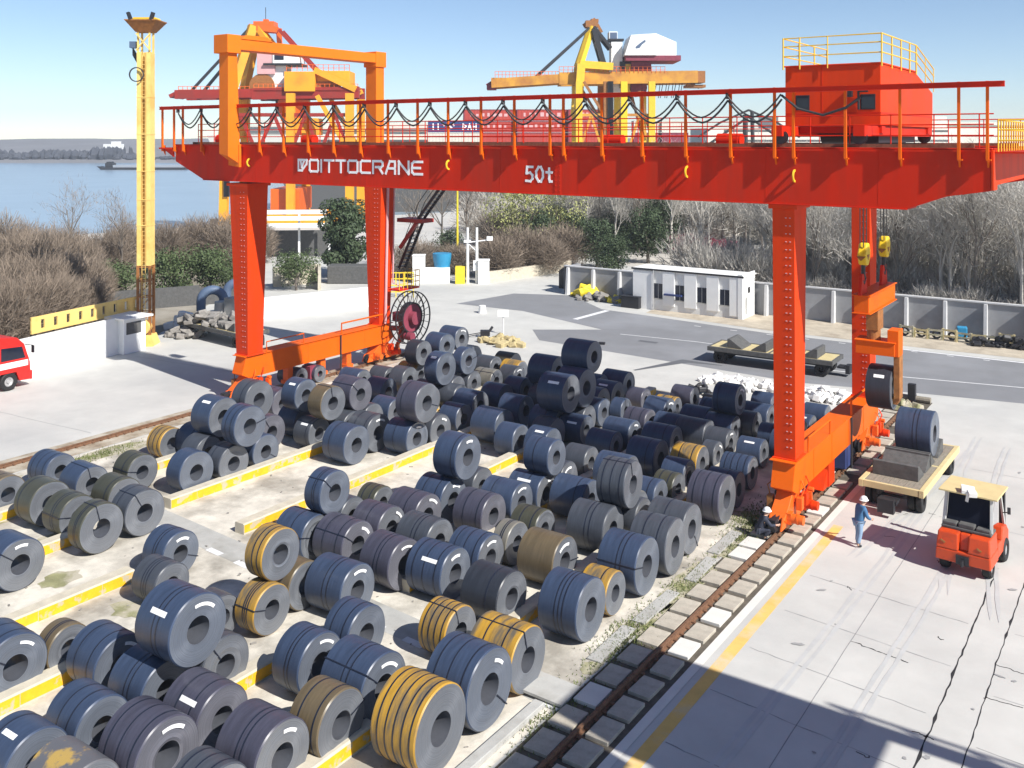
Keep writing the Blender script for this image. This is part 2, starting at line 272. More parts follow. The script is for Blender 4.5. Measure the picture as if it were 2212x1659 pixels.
COILS = [
 (-32.94,25.01,0.85,0.85,0.89,"B",0,"",1),
 (-32.71,26.71,0.78,0.78,0.92,"G",1,"",1),
 (-34.66,27.76,2.17,0.86,1.22,"B",0,"S",2),
 (-32.12,27.07,2.37,0.85,0.85,"B",2,"T",2),
 (-36.08,27.94,0.75,0.75,1.30,"B",1,"",1),
 (-37.43,27.09,0.69,0.69,0.94,"Y",3,"",1),
 (-35.08,23.97,0.73,0.73,1.04,"O",1,"T",1),
 (-38.00,22.14,0.71,0.71,1.31,"B",3,"",1),
 (-35.52,22.01,0.72,0.72,1.27,"B",0,"T",1),
 (-34.64,19.78,0.83,0.83,1.10,"O",1,"T",1),
 (-37.15,19.51,0.73,0.73,1.02,"W",1,"",1),
 (-32.76,19.76,0.77,0.77,1.13,"O",2,"T",1),
 (-30.93,19.52,0.86,0.86,0.73,"O",2,"T",1),
 (-33.19,21.91,0.73,0.73,1.16,"O",1,"T",1),
 (-30.99,21.28,0.83,0.83,1.01,"G",1,"T",1),
 (-30.53,16.43,0.82,0.82,1.26,"B",0,"TL",1),
 (-27.13,19.97,0.74,0.74,1.05,"B",2,"LT",1),
 (-25.61,18.53,0.66,0.66,1.15,"G",3,"",1),
 (-19.90,15.16,2.34,0.87,1.37,"B",2,"LS",2),
 (-22.67,18.12,0.64,0.64,0.82,"G",0,"",1),
 (-20.32,16.33,0.78,0.78,1.30,"G",1,"T",1),
 (-24.62,13.12,0.85,0.85,1.35,"B",2,"LT",1),
 (-24.70,14.63,0.65,0.65,0.63,"W",2,"T",1),
 (-22.57,14.79,0.78,0.78,1.32,"B",2,"L",1),
 (-20.64,14.77,0.76,0.76,1.34,"B",2,"",1),
 (-18.51,14.78,0.78,0.78,1.33,"P",2,"S",1),
 (-20.59,13.02,0.73,0.73,1.26,"B",2,"",1),
 (-18.31,13.13,0.85,0.85,1.34,"P",3,"L",1),
 (-20.45,11.37,0.79,0.79,1.12,"B",1,"S",1),
 (-18.68,11.55,0.71,0.71,1.46,"K",0,"",1),
 (-16.27,13.01,0.73,0.73,1.03,"G",3,"",1),
 (-16.22,14.58,0.82,0.82,1.32,"P",2,"L",1),
 (-30.02,31.30,0.85,0.85,1.35,"B",1,"",1),
 (-28.53,33.69,0.78,0.78,1.41,"B",1,"L",1),
 (-28.43,35.27,0.77,0.77,1.11,"G",0,"L",1),
 (-28.09,33.87,2.44,0.89,1.17,"P",1,"T",2),
 (-30.39,33.13,0.86,0.86,1.30,"G",2,"L",1),
 (-32.94,31.85,0.71,0.71,1.04,"G",1,"S",1),
 (-32.17,31.98,2.22,0.79,0.90,"W",0,"T",2),
 (-32.33,33.99,2.16,0.78,1.37,"P",0,"T",2),
 (-34.18,32.20,2.23,0.77,0.95,"B",0,"S",2),
 (-34.72,32.65,0.76,0.76,1.21,"B",0,"",1),
 (-38.08,34.27,0.77,0.77,1.29,"P",1,"S",1),
 (-34.84,29.90,2.42,0.88,0.95,"G",1,"",2),
 (-34.60,30.46,0.82,0.82,1.07,"P",0,"T",1),
 (-32.88,28.60,0.75,0.75,1.20,"B",1,"T",1),
 (-28.79,37.55,0.71,0.71,1.11,"B",0,"T",1),
 (-26.21,37.33,0.81,0.81,1.48,"B",0,"",1),
 (-22.10,29.08,2.40,0.84,1.08,"B",1,"L",2),
 (-24.17,24.12,2.13,0.76,0.77,"B",2,"T",2),
 (-24.82,27.31,0.63,0.63,0.85,"O",2,"T",1),
 (-24.68,25.54,0.71,0.71,1.29,"G",0,"",1),
 (-22.34,26.98,0.79,0.79,1.38,"P",1,"L",1),
 (-22.48,28.66,0.81,0.81,1.36,"B",2,"L",1),
 (-20.37,28.33,0.79,0.79,1.31,"P",2,"",1),
 (-22.55,30.62,0.73,0.73,1.47,"G",0,"",1),
 (-20.22,29.93,0.78,0.78,1.47,"B",1,"L",1),
 (-22.67,25.38,0.78,0.78,1.28,"P",1,"L",1),
 (-22.66,23.69,0.80,0.80,1.39,"P",2,"LT",1),
 (-24.29,23.38,0.78,0.78,1.36,"B",1,"T",1),
 (-21.94,19.65,2.11,0.76,0.75,"Y",2,"",2),
 (-22.05,20.75,0.73,0.73,0.73,"W",0,"",1),
 (-20.41,21.32,0.79,0.79,1.48,"B",2,"L",1),
 (-20.39,23.47,0.80,0.80,1.30,"P",2,"L",1),
 (-20.62,25.52,0.76,0.76,1.40,"G",2,"",1),
 (-18.65,23.88,0.80,0.80,1.42,"B",3,"LS",1),
 (-18.43,25.47,0.77,0.77,1.29,"B",3,"L",1),
 (-18.44,27.03,0.71,0.71,0.62,"C",2,"T",1),
 (-16.26,23.54,0.80,0.80,1.36,"D",1,"",1),
 (-19.85,31.81,2.07,0.69,1.15,"B",1,"",2),
 (-20.51,35.67,0.67,0.67,1.10,"G",0,"T",1),
 (-20.10,31.45,0.72,0.72,1.43,"B",1,"LS",1),
 (-20.00,32.96,0.78,0.78,1.38,"G",1,"L",1),
 (-18.23,31.70,0.77,0.77,1.44,"B",1,"",1),
 (-15.83,30.50,2.23,0.83,1.08,"G",3,"T",2),
 (-18.20,34.90,0.80,0.80,1.39,"B",0,"",1),
 (-16.20,35.06,0.62,0.62,0.90,"O",2,"",1),
 (-16.31,33.68,0.68,0.68,1.31,"B",2,"",1),
 (-13.93,34.46,0.89,0.89,1.29,"P",3,"",1),
 (-14.40,38.38,0.67,0.67,1.23,"B",4,"",1),
 (-16.48,38.06,0.74,0.74,1.21,"Y",2,"",1),
 (-18.12,37.46,0.79,0.79,1.33,"B",1,"",1),
 (-20.77,38.37,0.63,0.63,1.30,"B",0,"",1),
 (-20.66,39.93,0.71,0.71,1.39,"B",0,"L",1),
 (-18.71,40.25,0.70,0.70,1.48,"B",1,"",1),
 (-19.23,42.34,0.66,0.66,1.41,"B",0,"",1),
 (-16.99,43.69,2.10,0.72,1.15,"B",1,"L",2),
 (-17.06,43.25,0.72,0.72,1.37,"B",0,"",1),
 (-16.54,44.67,0.68,0.68,1.10,"G",0,"",1),
 (-14.94,41.21,0.61,0.61,1.10,"B",0,"S",1),
 (-16.65,41.65,0.63,0.63,1.10,"G",0,"L",1),
 (-17.75,41.77,0.73,0.73,1.48,"G",0,"",1),
 (-21.08,47.66,0.64,0.64,1.17,"P",0,"",1),
 (-21.20,45.73,0.57,0.57,1.09,"Y",2,"",1),
 (-23.13,46.03,0.61,0.61,0.95,"P",0,"",1),
 (-22.99,43.51,0.64,0.64,0.66,"B",0,"",1),
 (-20.99,42.22,0.67,0.67,1.19,"P",2,"",1),
 (-24.32,39.40,0.76,0.76,1.46,"B",1,"",1),
 (-22.96,39.49,0.68,0.68,1.26,"B",0,"S",1),
 (-23.67,42.47,0.70,0.70,1.27,"B",0,"",1),
 (-23.61,39.13,2.39,0.90,1.41,"B",0,"S",2),
 (-23.91,41.87,3.59,0.79,1.50,"B",0,"",3),
 (-27.00,43.46,2.11,0.81,1.50,"B",0,"",2),
 (-23.68,40.73,2.31,0.93,1.36,"B",0,"",2),
 (-25.27,48.16,0.70,0.70,1.50,"B",0,"",1),
 (-26.15,46.75,0.70,0.70,1.32,"B",0,"",1),
 (-36.48,47.35,2.07,0.72,1.38,"B",0,"L",2),
 (-35.72,44.92,2.14,0.74,1.23,"B",0,"",2),
 (-35.77,42.83,2.10,0.72,0.90,"D",0,"",2),
 (-32.06,40.23,2.21,0.87,0.85,"B",0,"S",2),
 (-32.52,42.85,2.07,0.75,0.65,"B",0,"T",2),
 (-36.05,48.12,0.78,0.78,1.08,"G",0,"",1),
 (-33.75,47.18,0.67,0.67,1.24,"G",0,"",1),
 (-33.29,48.60,0.68,0.68,1.24,"O",0,"",1),
 (-32.03,47.43,0.63,0.63,1.23,"Y",0,"",1),
 (-36.21,43.11,0.70,0.70,1.40,"Y",2,"",1),
 (-31.94,44.70,0.65,0.65,1.29,"C",1,"T",1),
 (-33.68,43.62,0.66,0.66,1.21,"G",0,"",1),
 (-32.70,40.50,0.68,0.68,1.45,"G",0,"",1),
 (-31.36,40.61,0.69,0.69,1.22,"G",0,"L",1),
 (-31.29,46.03,0.66,0.66,1.07,"G",0,"L",1),
 (-29.21,43.67,0.71,0.71,1.12,"B",0,"",1),
 (-29.31,41.87,0.71,0.71,1.26,"B",0,"",1),
 (-29.47,39.81,0.74,0.74,1.33,"B",0,"",1),
 (-27.00,40.36,0.75,0.75,1.27,"B",0,"",1),
 (-42.12,39.29,0.54,0.54,1.50,"G",0,"",1),
 (-41.92,40.60,0.50,0.50,1.20,"P",0,"",1),
 (-38.24,40.44,0.64,0.64,1.45,"B",0,"",1),
 (-37.31,41.75,0.64,0.64,1.25,"G",0,"",1),
 (-35.27,39.26,0.71,0.71,1.21,"B",0,"",1),
 (-33.93,34.82,0.69,0.69,1.08,"G",0,"",1),
 (-32.31,36.59,0.70,0.70,1.29,"B",0,"",1),
 (-18.41,19.58,0.78,0.78,0.95,"B",2,"T",1),
 (-18.30,17.74,0.81,0.81,0.98,"B",2,"L",1),
 (-16.20,17.86,0.84,0.84,1.45,"B",2,"LT",1),
 (-16.41,21.24,0.72,0.72,0.98,"Y",4,"T",1),
 (-13.88,19.15,0.96,0.96,1.36,"B",3,"LT",1),
 (-13.85,17.20,0.97,0.97,1.32,"Y",5,"",1),
 (-16.03,16.21,0.80,0.80,0.99,"W",2,"T",1),
 (-13.96,20.97,0.84,0.84,1.44,"Y",2,"T",1),
 (-13.91,24.17,0.88,0.88,1.30,"B",3,"",1),
 (-14.04,25.89,0.65,0.65,0.96,"Y",1,"",1),
 (-13.84,27.62,0.89,0.89,1.37,"B",2,"T",1),
 (-13.71,29.44,0.91,0.91,1.34,"G",2,"",1),
 (-13.91,31.22,0.85,0.85,1.43,"G",1,"T",1),
 (-16.15,29.60,0.83,0.83,1.44,"G",2,"",1),
 (-16.47,32.28,0.66,0.66,0.62,"C",0,"T",1),
 (-18.33,28.58,0.69,0.69,1.10,"O",2,"",1),
 (-16.24,26.54,0.81,0.81,1.37,"W",0,"LT",1),
 (-14.27,48.40,0.60,0.60,1.14,"B",0,"",1),
 (-15.42,43.95,0.58,0.58,0.66,"B",0,"",1),
 (-17.08,48.68,0.65,0.65,1.10,"B",0,"",1),
 (-16.44,39.67,0.63,0.63,0.62,"G",0,"L",1),
 (-19.98,47.79,0.49,0.49,0.62,"W",0,"",1),
 (-21.75,19.15,0.72,0.72,0.82,"Y",3,"T",1),
 (-15.84,31.30,0.74,0.74,0.62,"G",0,"",1),
 (-23.70,40.98,0.70,0.70,1.20,"G",0,"",1),
 (-35.75,44.55,0.72,0.72,1.10,"G",0,"",1),
 (-35.75,46.01,0.72,0.72,1.10,"G",0,"",1),
 (-32.58,41.91,0.70,0.70,0.63,"G",0,"",1),
 (-32.50,43.33,0.70,0.70,0.63,"G",0,"",1),
 (-14.13,36.20,0.69,0.69,1.22,"B",1,"",1),
 (-14.01,42.68,0.68,0.68,1.03,"B",1,"",1),
 (-14.12,44.12,0.73,0.73,1.09,"B",1,"",1),
 (-14.17,45.68,0.68,0.68,1.30,"B",1,"S",1),
 (-16.36,36.44,0.68,0.68,1.02,"B",0,"",1),
 (-16.36,46.16,0.70,0.70,1.37,"B",0,"",1),
 (-18.54,43.76,0.73,0.73,1.36,"B",0,"",1),
 (-18.45,45.32,0.75,0.75,1.14,"B",1,"L",1),
 (-20.69,43.76,0.79,0.79,1.16,"B",0,"L",1),
 (-22.80,36.20,0.80,0.80,1.07,"B",0,"S",1),
 (-24.51,36.20,0.74,0.74,1.02,"B",0,"",1),
 (-24.59,44.00,0.74,0.74,1.01,"B",0,"",1),
 (-24.57,45.56,0.74,0.74,1.27,"B",0,"S",1),
 (-28.81,45.20,0.72,0.72,1.16,"B",1,"",1),
 (-34.68,26.96,0.76,0.76,1.00,"G",0,"",1),
 (-34.68,28.56,0.76,0.76,1.00,"G",0,"",1),
 (-32.19,33.34,0.76,0.76,1.00,"G",0,"",1),
 (-32.35,34.88,0.76,0.76,1.00,"G",0,"",1),
 (-23.63,37.86,0.76,0.76,1.00,"G",0,"",1),
 (-27.02,42.66,0.76,0.76,1.00,"G",0,"",1),
 (-27.02,44.26,0.76,0.76,1.00,"G",0,"",1),
 (-35.79,41.63,0.76,0.76,1.00,"G",0,"",1),
 (-32.08,39.04,0.76,0.76,1.00,"G",0,"",1),
]
# ------------------------------------------------------------------ setting
def sheet(name, pts, z, m, kind='structure'):
    b = MB(); b.poly([(p[0], p[1], z) for p in pts]); o = b.build(name, m); 
    return tag(o, kind=kind)
def strip(path, w, z, b):
    """ribbon of width w (number or list) along a ground path, added to builder b"""
    P = [Vector((p[0], p[1])) for p in path]; L = []
    for i, p in enumerate(P):
        d = (P[min(i+1, len(P)-1)]-P[max(i-1, 0)]).normalized(); a = Vector((-d.y, d.x)); ww = w[i] if isinstance(w, list) else w
        L.append((b.V((p.x-a.x*ww/2, p.y-a.y*ww/2, z)), b.V((p.x+a.x*ww/2, p.y+a.y*ww/2, z))))
    for A, B in zip(L, L[1:]): b.F((A[0], B[0], B[1], A[1]))
def jagged(p, q, n, amp, rng):
    out = []
    for i in range(n+1):
        t = i/n; out.append((p[0]+(q[0]-p[0])*t+rng.gauss(0, amp), p[1]+(q[1]-p[1])*t+rng.gauss(0, amp)))
    return out
def blob(cx, cy, rx, ry, n, rng, rot=0):
    o = []
    for i in range(n):
        a = 2*math.pi*i/n; r = rng.uniform(.65, 1.15); x = rx*r*math.cos(a); y = ry*r*math.sin(a)
        o.append((cx+x*math.cos(rot)-y*math.sin(rot), cy+x*math.sin(rot)+y*math.cos(rot)))
    return o

land = [CA(-260, -90), CA(420, -90), CA(760, 640), CA(330, 480), CA(120, 300), CA(20, 215), CA(-42, 168), CA(-70, 142), CA(-110, 125), CA(-260, 116)]
b = MB(); b.prism([(p[0], p[1], -4.0) for p in land], (0, 0, 4.0)); tag(b.build('yard_ground', M['yard']), kind='structure')
sheet('river', [CA(-1600, -150), CA(1600, -150), CA(1600, 1080), CA(-1600, 1080)], -2.4, M['river'])
sheet('coil_bed', [(-41.4, -4), (-13.0, -4), (-13.0, 50.5), (-41.4, 50.5)], .004, M['bed'])
road = [(985, 656), (1110, 634), (1235, 638), (1300, 668), (1400, 682), (1660, 720), (1940, 752), (2212, 782), (2700, 836), (2700, 940), (2212, 872), (2010, 852), (1720, 826), (1330, 762), (1165, 735), (1150, 712), (1300, 712), (1130, 672)]
sheet('road', [G(*p) for p in road], .004, M['asphalt'])
sheet('sandy_verge', [G(1395, 676), G(1660, 714), G(1940, 746), G(2212, 775), (4, 72.6), (6, 77), (-30, 77), (-37, 77)], .008, M['dirt'])
sheet('woodland_soil', [(-47.5, 77.6), (14, 77.6), (40, 120), (-20, 130), (-60, 118), (-44, 92)], .004, M['soil'])
sheet('thicket_soil', [(-59.0, 8), (-60.2, 41), (-68, 52), (-76, 62), (-92, 78), (-125, 70), (-110, 5)], .004, M['soil'])
sheet('grass_patch', blob(*G(1800, 690), 3.2, 1.2, 14, random.Random(3)), .012, M['grass'])
b = MB(); strip([G(1242, 690), G(1312, 671)], .5, .012, b)
strip([G(1700, 792), G(2212, 838)], .14, .012, b); strip([G(1340, 722), G(1500, 738), G(1680, 762)], .12, .012, b)
for i in range(9):
    u0 = 1500+i*78; v0 = 704+i*9.2; strip([G(u0, v0), G(u0+14, v0+1.8)], .13, .012, b)
tag(b.build('road_markings', M['whiteline']), kind='structure')
b = MB(); strip([G(1935, 753), G(2212, 784), G(2500, 816)], .28, .012, b); tag(b.build('road_edge_strip', M['whiteline']), kind='structure')
b = MB(); strip([G(1370, 800), G(1480, 780), G(1560, 790)], [.2, .9, .1], .012, b); strip([G(1380, 736), G(1420, 741)], .5, .012, b); tag(b.build('tar_patches', mat('dark_tar_patch', (.11, .115, .125), rough=.9)), kind='structure')
sheet('shore_track', [G(1290, 560), G(1400, 520), G(1500, 500), G(1640, 505), G(1560, 560), G(1480, 600)], .012, mat('pale_track_gravel', (.50, .47, .42), rough=.95, var=.15, sc=.6))
# painted line, joints and cracks of the right-hand yard
b = MB(); strip([(-10.30, 4), (-10.32, 20), (-10.36, 30), (-10.40, 36.6)], .36, .004, b); tag(b.build('painted_yard_line', M['line']), kind='structure')
rc = random.Random(5)
b = MB()
strip(jagged((-4.98, 9), (-4.95, 36), 90, .012, rc), [rc.choice([.025, .03, .035, .045, .05, .09]) for _ in range(91)], .004, b)
strip(jagged((-4.07, 9), (-4.07, 36.5), 90, .013, rc), [rc.choice([.02, .025, .03, .04, .08]) for _ in range(91)], .004, b)
strip(jagged(G(1840, 1385), G(1960, 1432), 16, .03, rc), [rc.choice([.02, .03, .05]) for _ in range(17)], .004, b)
strip(jagged(G(1920, 1416), G(1908, 1442), 6, .02, rc), .04, .004, b)
strip(jagged(G(2153, 1436), G(2212, 1456), 8, .02, rc), .03, .004, b)
strip(jagged(G(2130, 1508), G(2212, 1530), 8, .02, rc), .03, .004, b)
for i in range(16):
    x, y = rc.uniform(-9, -3), rc.uniform(22, 40); strip(jagged((x, y), (x+rc.uniform(-.5, .5), y+rc.uniform(-.2, .2)), 5, .03, rc), .03, .004, b)
tag(b.build('pavement_cracks', M['crack']), kind='structure')
b = MB()
for x in (-7.72,): strip(jagged((x, 6), (x, 44), 40, .008, rc), .022, .004, b)
for y, x0, x1 in ((23.6, -10.1, -5.2), (26.2, -10, -5.2), (28.9, -9.9, -5.1), (31.7, -10, -5.1), (20.9, -10.1, -5.1), (39.5, -7.5, 3), (46, -7.4, 6), (27.5, -3.9, 6), (24.9, -3.9, 5), (31.3, -3.9, 6), (34.9, -3.9, 6)):
    strip(jagged((x0, y+.2), (x1, y-.3), 18, .012, rc), [rc.choice([.012, .02, .02, .035]) for _ in range(19)], .004, b)
for y in (26, 38.5, 50): strip(jagged((-57, y), (-44, y+1.2), 14, .02, rc), .03, .004, b)
tag(b.build('pavement_joints', M['joint']), kind='structure')
# crossing lane through the coil bed
b = MB(); strip([(-41.2, 23.2), (-32, 22.6), (-14.2, 21.35), (-13.1, 21.2)], 1.15, .008, b); tag(b.build('crossing_path', M['concrete']), kind='structure')
b = MB()
for i in range(13):
    x = -33.0+i*1.62; y = 22.6-(x+32)*.07; strip([(x, y-.48), (x+.75, y-.53)], .26, .012, b)
tag(b.build('crossing_marks', M['whiteline']), kind='structure')
# mossy patches beside the right-hand rail and bare soil by the left one
rm = random.Random(8); b = MB()
for x, y, rx, ry in ((-13.35, 25.2, .35, .6), (-13.1, 29.3, .55, 2.4), (-13.0, 33.4, .6, 1.9), (-13.5, 35.3, .9, .7), (-13.2, 22.9, .3, .45), (-14.4, 21.6, .3, .3), (-12.95, 26.2, .25, 1.2), (-33.5, 19.2, .6, .9), (-40.6, 25.5, .7, 3.2), (-41.0, 20, .5, 2), (-26.5, 17.7, .8, .6), (-30.2, 17.6, .6, .7), (-37.0, 18.9, .7, .6), (-23.9, 21.9, .9, .35)):
    b.poly([(p[0], p[1], .012) for p in blob(x, y, rx, ry, 18, rm)])
tag(b.build('mossy_ground', M['moss']), kind='structure')
b = MB()
for i in range(5200):
    x, y = rm.choice([(-13.1, 29.3), (-12.95, 24.5), (-12.9, 36.5), (-12.85, 20.5), (-13.0, 33.2), (-13.3, 25.2), (-13.5, 35.4), (-40.6, 25.5)])
    x += rm.gauss(0, .28); y += rm.gauss(0, 1.0); h = rm.uniform(.04, .13); a = rm.uniform(0, 6.28); w = .02
    b.poly([(x-w*math.cos(a), y-w*math.sin(a), .01), (x+w*math.cos(a), y+w*math.sin(a), .01), (x+rm.gauss(0, .04), y+rm.gauss(0, .04), h)])
tag(b.build('grass', M['grass'], fix=False), kind='stuff')
b = MB()
for i in range(520):
    x, y = rm.uniform(-40, -13.6), rm.uniform(11, 49); k = rm.uniform(.02, .07); b.obox((x, y, k*.3), (k*rm.uniform(.8, 3), k, k*.7), rm.uniform(0, 6.28))
tag(b.build('bed_debris', M['rubble']), kind='stuff')
b = MB(); ro = random.Random(61)
for i in range(22):
    x, y = ro.uniform(-10, 2), ro.uniform(19, 54); b.poly([(p[0], p[1], .0125+i*.0003) for p in blob(x, y, ro.uniform(.03, .12), ro.uniform(.03, .2), 11, ro, ro.uniform(0, 3))])
tag(b.build('oil_stains', mat('oil_stained_concrete', (.30, .30, .295), rough=.7, var=.15, sc=5)), kind='structure')
b = MB(); tz = .0052
for x0, y0, bend, n in ((-8.9, 20, .6, 26), (-6.9, 19, .5, 30), (-6.2, 33, -1.8, 24), (-4.6, 32, -2.0, 24), (-9.4, 34, 1.4, 20)):
    for off in (0, .24):
        y = y0; seg = []
        for i in range(n): seg.append((x0+off+bend*math.sin((i/n)*1.6)+ro.gauss(0, .012), y)); y += .8
        strip(seg, [.02]+[ro.uniform(.10, .15) for _ in range(n-2)]+[.02], tz, b); tz += .0007
tag(b.build('tyre_marks', mat('tyre_worn_concrete', (.455, .457, .445), rough=.8, var=.1, sc=1)), kind='structure')
# track beds
sheet('right_track_bed', [(-12.92, 2), (-10.98, 2), (-10.98, 56.5), (-12.92, 56.5)], .008, mat('dark_track_soil', (.10, .085, .065), rough=1, var=.4, sc=3))
sheet('right_track_kerb', [(-10.98, 2), (-10.72, 2), (-10.72, 44), (-10.98, 44)], .012, M['slabwhite'])
sheet('left_track_bed', [(-43.5, 2), (-41.5, 2), (-41.5, 52), (-43.5, 52)], .008, mat('brown_track_dirt', (.30, .24, .17), rough=1, var=.35, sc=2, col2=(.46, .42, .34), th=.52, sc2=1.2))
def rail(name, label, x, y0, y1):
    r = thing(name, label, 'rail', (x, y0, 0))
    b = MB((x, y0, 0)); pr = [(-.075, .02), (.075, .02), (.075, .035), (.012, .05), (.012, .13), (.04, .14), (.04, .18), (-.04, .18), (-.04, .14), (-.012, .13), (-.012, .05), (-.075, .035)]
    b.prism([(x+p[0], y0, p[1]) for p in pr], (0, y1-y0, 0)); b.build('rail_bar', M['rust'], r)
    b = MB((x, y0, 0)); y = y0+.2
    while y < y1:
        for sx in (-1, 1): b.box(x+sx*.10-.05, x+sx*.10+.05, y-.05, y+.05, .02, .075)
        y += .42
    tag(b.build('rail_clips', M['rust'], r), kind='stuff'); return r
rail('crane_rail', 'rusty crane rail between two lines of pale slabs, right side of the coil yard', -11.95, 3, 55.6)
rail('crane_rail', 'rusty crane rail along the left edge of the coil yard', -42.5, 3, 51)
def slab_row(x0, x1, side):
    y = 13.2; k = 0; first = {}
    while y < 55:
        ln = RNG.uniform(1.0, 1.16); w = RNG.random() < .14
        key = (w, k % 3)
        if key not in first:
            b = MB(); b.box(-(x1-x0)/2, (x1-x0)/2, -.45, .45, -.05, .10)
            o = b.build('paving_slab', M['slabwhite' if w else 'slab'], bevel=.012); first[key] = o
        else:
            o = first[key].copy(); C.objects.link(o)
        if RNG.random() < .07 and k > 3: o.location = (0, 0, -9); C.objects.unlink(o); bpy.data.objects.remove(o); first = {kk: vv for kk, vv in first.items() if kk != key}; y += RNG.uniform(1.04, 1.22); k += 1; continue
        o.location = ((x0+x1)/2+RNG.gauss(0, .012), y+.5, RNG.uniform(-.012, .012)); o.rotation_euler = (RNG.gauss(0, .008), RNG.gauss(0, .01), RNG.gauss(0, .012))
        tag(o, ('bright whitish' if w else 'cream')+' concrete slab lying on the %s side of the right crane rail' % side, 'paving slab', 'concrete slabs along the right crane rail')
        y += RNG.uniform(1.04, 1.22); k += 1
slab_row(-12.78, -12.12, 'left'); slab_row(-11.76, -11.14, 'right')
ORD = ['first', 'second', 'third', 'fourth', 'fifth', 'sixth', 'seventh', 'eighth', 'ninth', 'tenth', 'eleventh', 'twelfth', 'thirteenth', 'fourteenth', 'fifteenth', 'sixteenth', 'seventeenth', 'eighteenth', 'nineteenth', 'twentieth', 'twenty-first', 'twenty-second', 'twenty-third', 'twenty-fourth', 'twenty-fifth']
for i, x in enumerate((-15.9, -20.1, -24.25, -28.05, -32.35, -36.55)):
    ye = 17.25+(-16-x)*.135
    for sec, (y0, y1) in (('near', (2.0, ye)), ('far', (23.35-(x+32)*.0, 49.5))):
        k = thing('concrete_kerb', 'yellow-sided low concrete kerb, %s section, %s from the right crane rail' % (sec, ORD[i]), 'kerb', (x, y0, 0), 0, 'yellow-sided kerbs between the coil rows')
        b = MB((x, y0, 0)); n = 12
        b.prism([(x-.5, y0, 0), (x, y0, 0), (x, y0, .36), (x-.04, y0, .40), (x-.46, y0, .40), (x-.5, y0, .36)], (0, y1-y0, 0)); b.build('kerb_body', M['kerbtop'], k)
        b = MB((x, y0, 0)); y = y0+.02; rr = random.Random(i*7+len(sec))
        while y < y1-.1:
            l = min(rr.uniform(1.2, 2.6), y1-y-.02)
            b.prism([(x+.003, y, .03+rr.uniform(0, .05)), (x+.003, y+l-.02, .02+rr.uniform(0, .05)), (x+.003, y+l-.02, .352), (x+.003, y, .352)], (.006, 0, 0)); y += l
        b.build('painted_side', M['kerbyellow'], k)
def blockthing(name, label, cat, boxes, m, bevel=.02, group=None):
    b = MB()
    for q in boxes: b.box(*q)
    return tag(b.build(name, m, bevel=bevel), label, cat, group)
blockthing('edge_kerb', 'long low grey concrete edge kerb between front coils and right rail', 'kerb', [(-13.52, -13.22, 4, 20.6, 0, .16)], M['concrete'])
for i, (x, y, l, rz) in enumerate(((-13.3, 24.3, 2.2, .02), (-13.22, 27.0, 2.4, -.015), (-13.12, 30.2, 2.0, .03), (-13.3, 32.7, 2.2, 0))):
    b = MB(); b.obox((0, 0, .03), (.42, l, .06), rz); o = b.build('broken_slab', M['concrete'], bevel=.01); o.location = (x, y, 0)
    tag(o, 'weathered flat concrete slab among moss beside the right rail, %s from the front' % ORD[i], 'slab', 'weathered slabs beside the right rail')
b = MB(); b.obox((0, 0, .12), (1.5, 1.0, .07), .05, .0, .05); b.prism([(-.85, -.5, 0), (-.7, -.5, 0), (-.7, .5, 0), (-.85, .5, 0)], (0, 0, .14))
o = b.build('tilted_plate', M['concrete']); o.location = (-13.6, 21.25, 0); tag(o, 'tilted grey concrete plate at the end of the crossing lane', 'concrete plate')

# far bank and barge
rf = random.Random(21); b = MB(); N = 150; prev = None
def fz(l): return 13.3+1.5*math.sin(l*.0021+1)+.9*math.sin(l*.011)+.5*math.sin(l*.037)
for i in range(N):
    l = -1590+i*21.3
    ring = [b.V((*CA(l, 672), -2.5)), b.V((*CA(l, 690), -.5)), b.V((*CA(l, 760), 3+rf.uniform(0, 1.2))), b.V((*CA(l, 960), fz(l)+rf.uniform(0, .7))), b.V((*CA(l, 1100), 2)), b.V((*CA(l, 1100), -4))]
    if prev:
        for j in range(5): b.F((prev[j], ring[j], ring[j+1], prev[j+1]))
    prev = ring
tag(b.build('far_bank', M['hill'], smooth=True), kind='structure')
b = MB()
for i in range(900):
    l = rf.uniform(-420, -290) if i < 620 else rf.uniform(-290, -200)
    d = rf.uniform(690, 740); k = .5+.5*math.sin(l*.09)*math.sin(l*.031+1); h = (rf.uniform(2, 9)*(.45+.65*k)) if l < -290 else rf.uniform(.8, 4)*(.3+k); w = rf.uniform(.9, 3.4); x, y = CA(l, d)
    b.lathe([(-1, w*.4), (h*.35, w), (h*.75, w*.7), (h, .05)], (x, y, 0), 'Z', 5)
tag(b.build('far_bank_trees', M['fartree'], fix=False), kind='stuff')
t = thing('river_barge', 'long low dark river barge lying on the pale water', 'barge', (*CA(-202, 528), -2.4), YAW)
def hullpts(y, z): return [(-24, y, z-.2), (-22.6, y, z-1.4), (23.5, y, z-1.4), (24.5, y, z)]
b = MB(); b.prism([(-24.5, -4, 1.9), (-21.8, -4, -.3), (23, -4, -.3), (24, -4, 1.3), (-21, -4, 1.25)], (0, 8, 0)); b.build('hull', M['dark'], t)
b = MB(); b.box(-16, 22, -3.2, 3.2, 1.3, 2.6); b.build('hatch_covers', mat('grey_hatch', (.33, .36, .4), rough=.6), t)
b = MB(); b.box(-20.5, -16.6, -2.6, 2.6, 1.3, 3.6); b.box(-20, -17.4, -2, 2, 3.6, 4.4); b.build('wheelhouse', M['dark'], t)
b = MB(); b.obox((0, 0, 2.2), (14, 6, 4.4)); b.obox((2, 0, 5.4), (6, 5, 2.2)); o = b.build('far_white_building', M['white']); o.location = (*CA(-315, 760), 6.0); o.rotation_euler.z = YAW
tag(o, 'small white building on the far river bank, left of the mast', 'building')

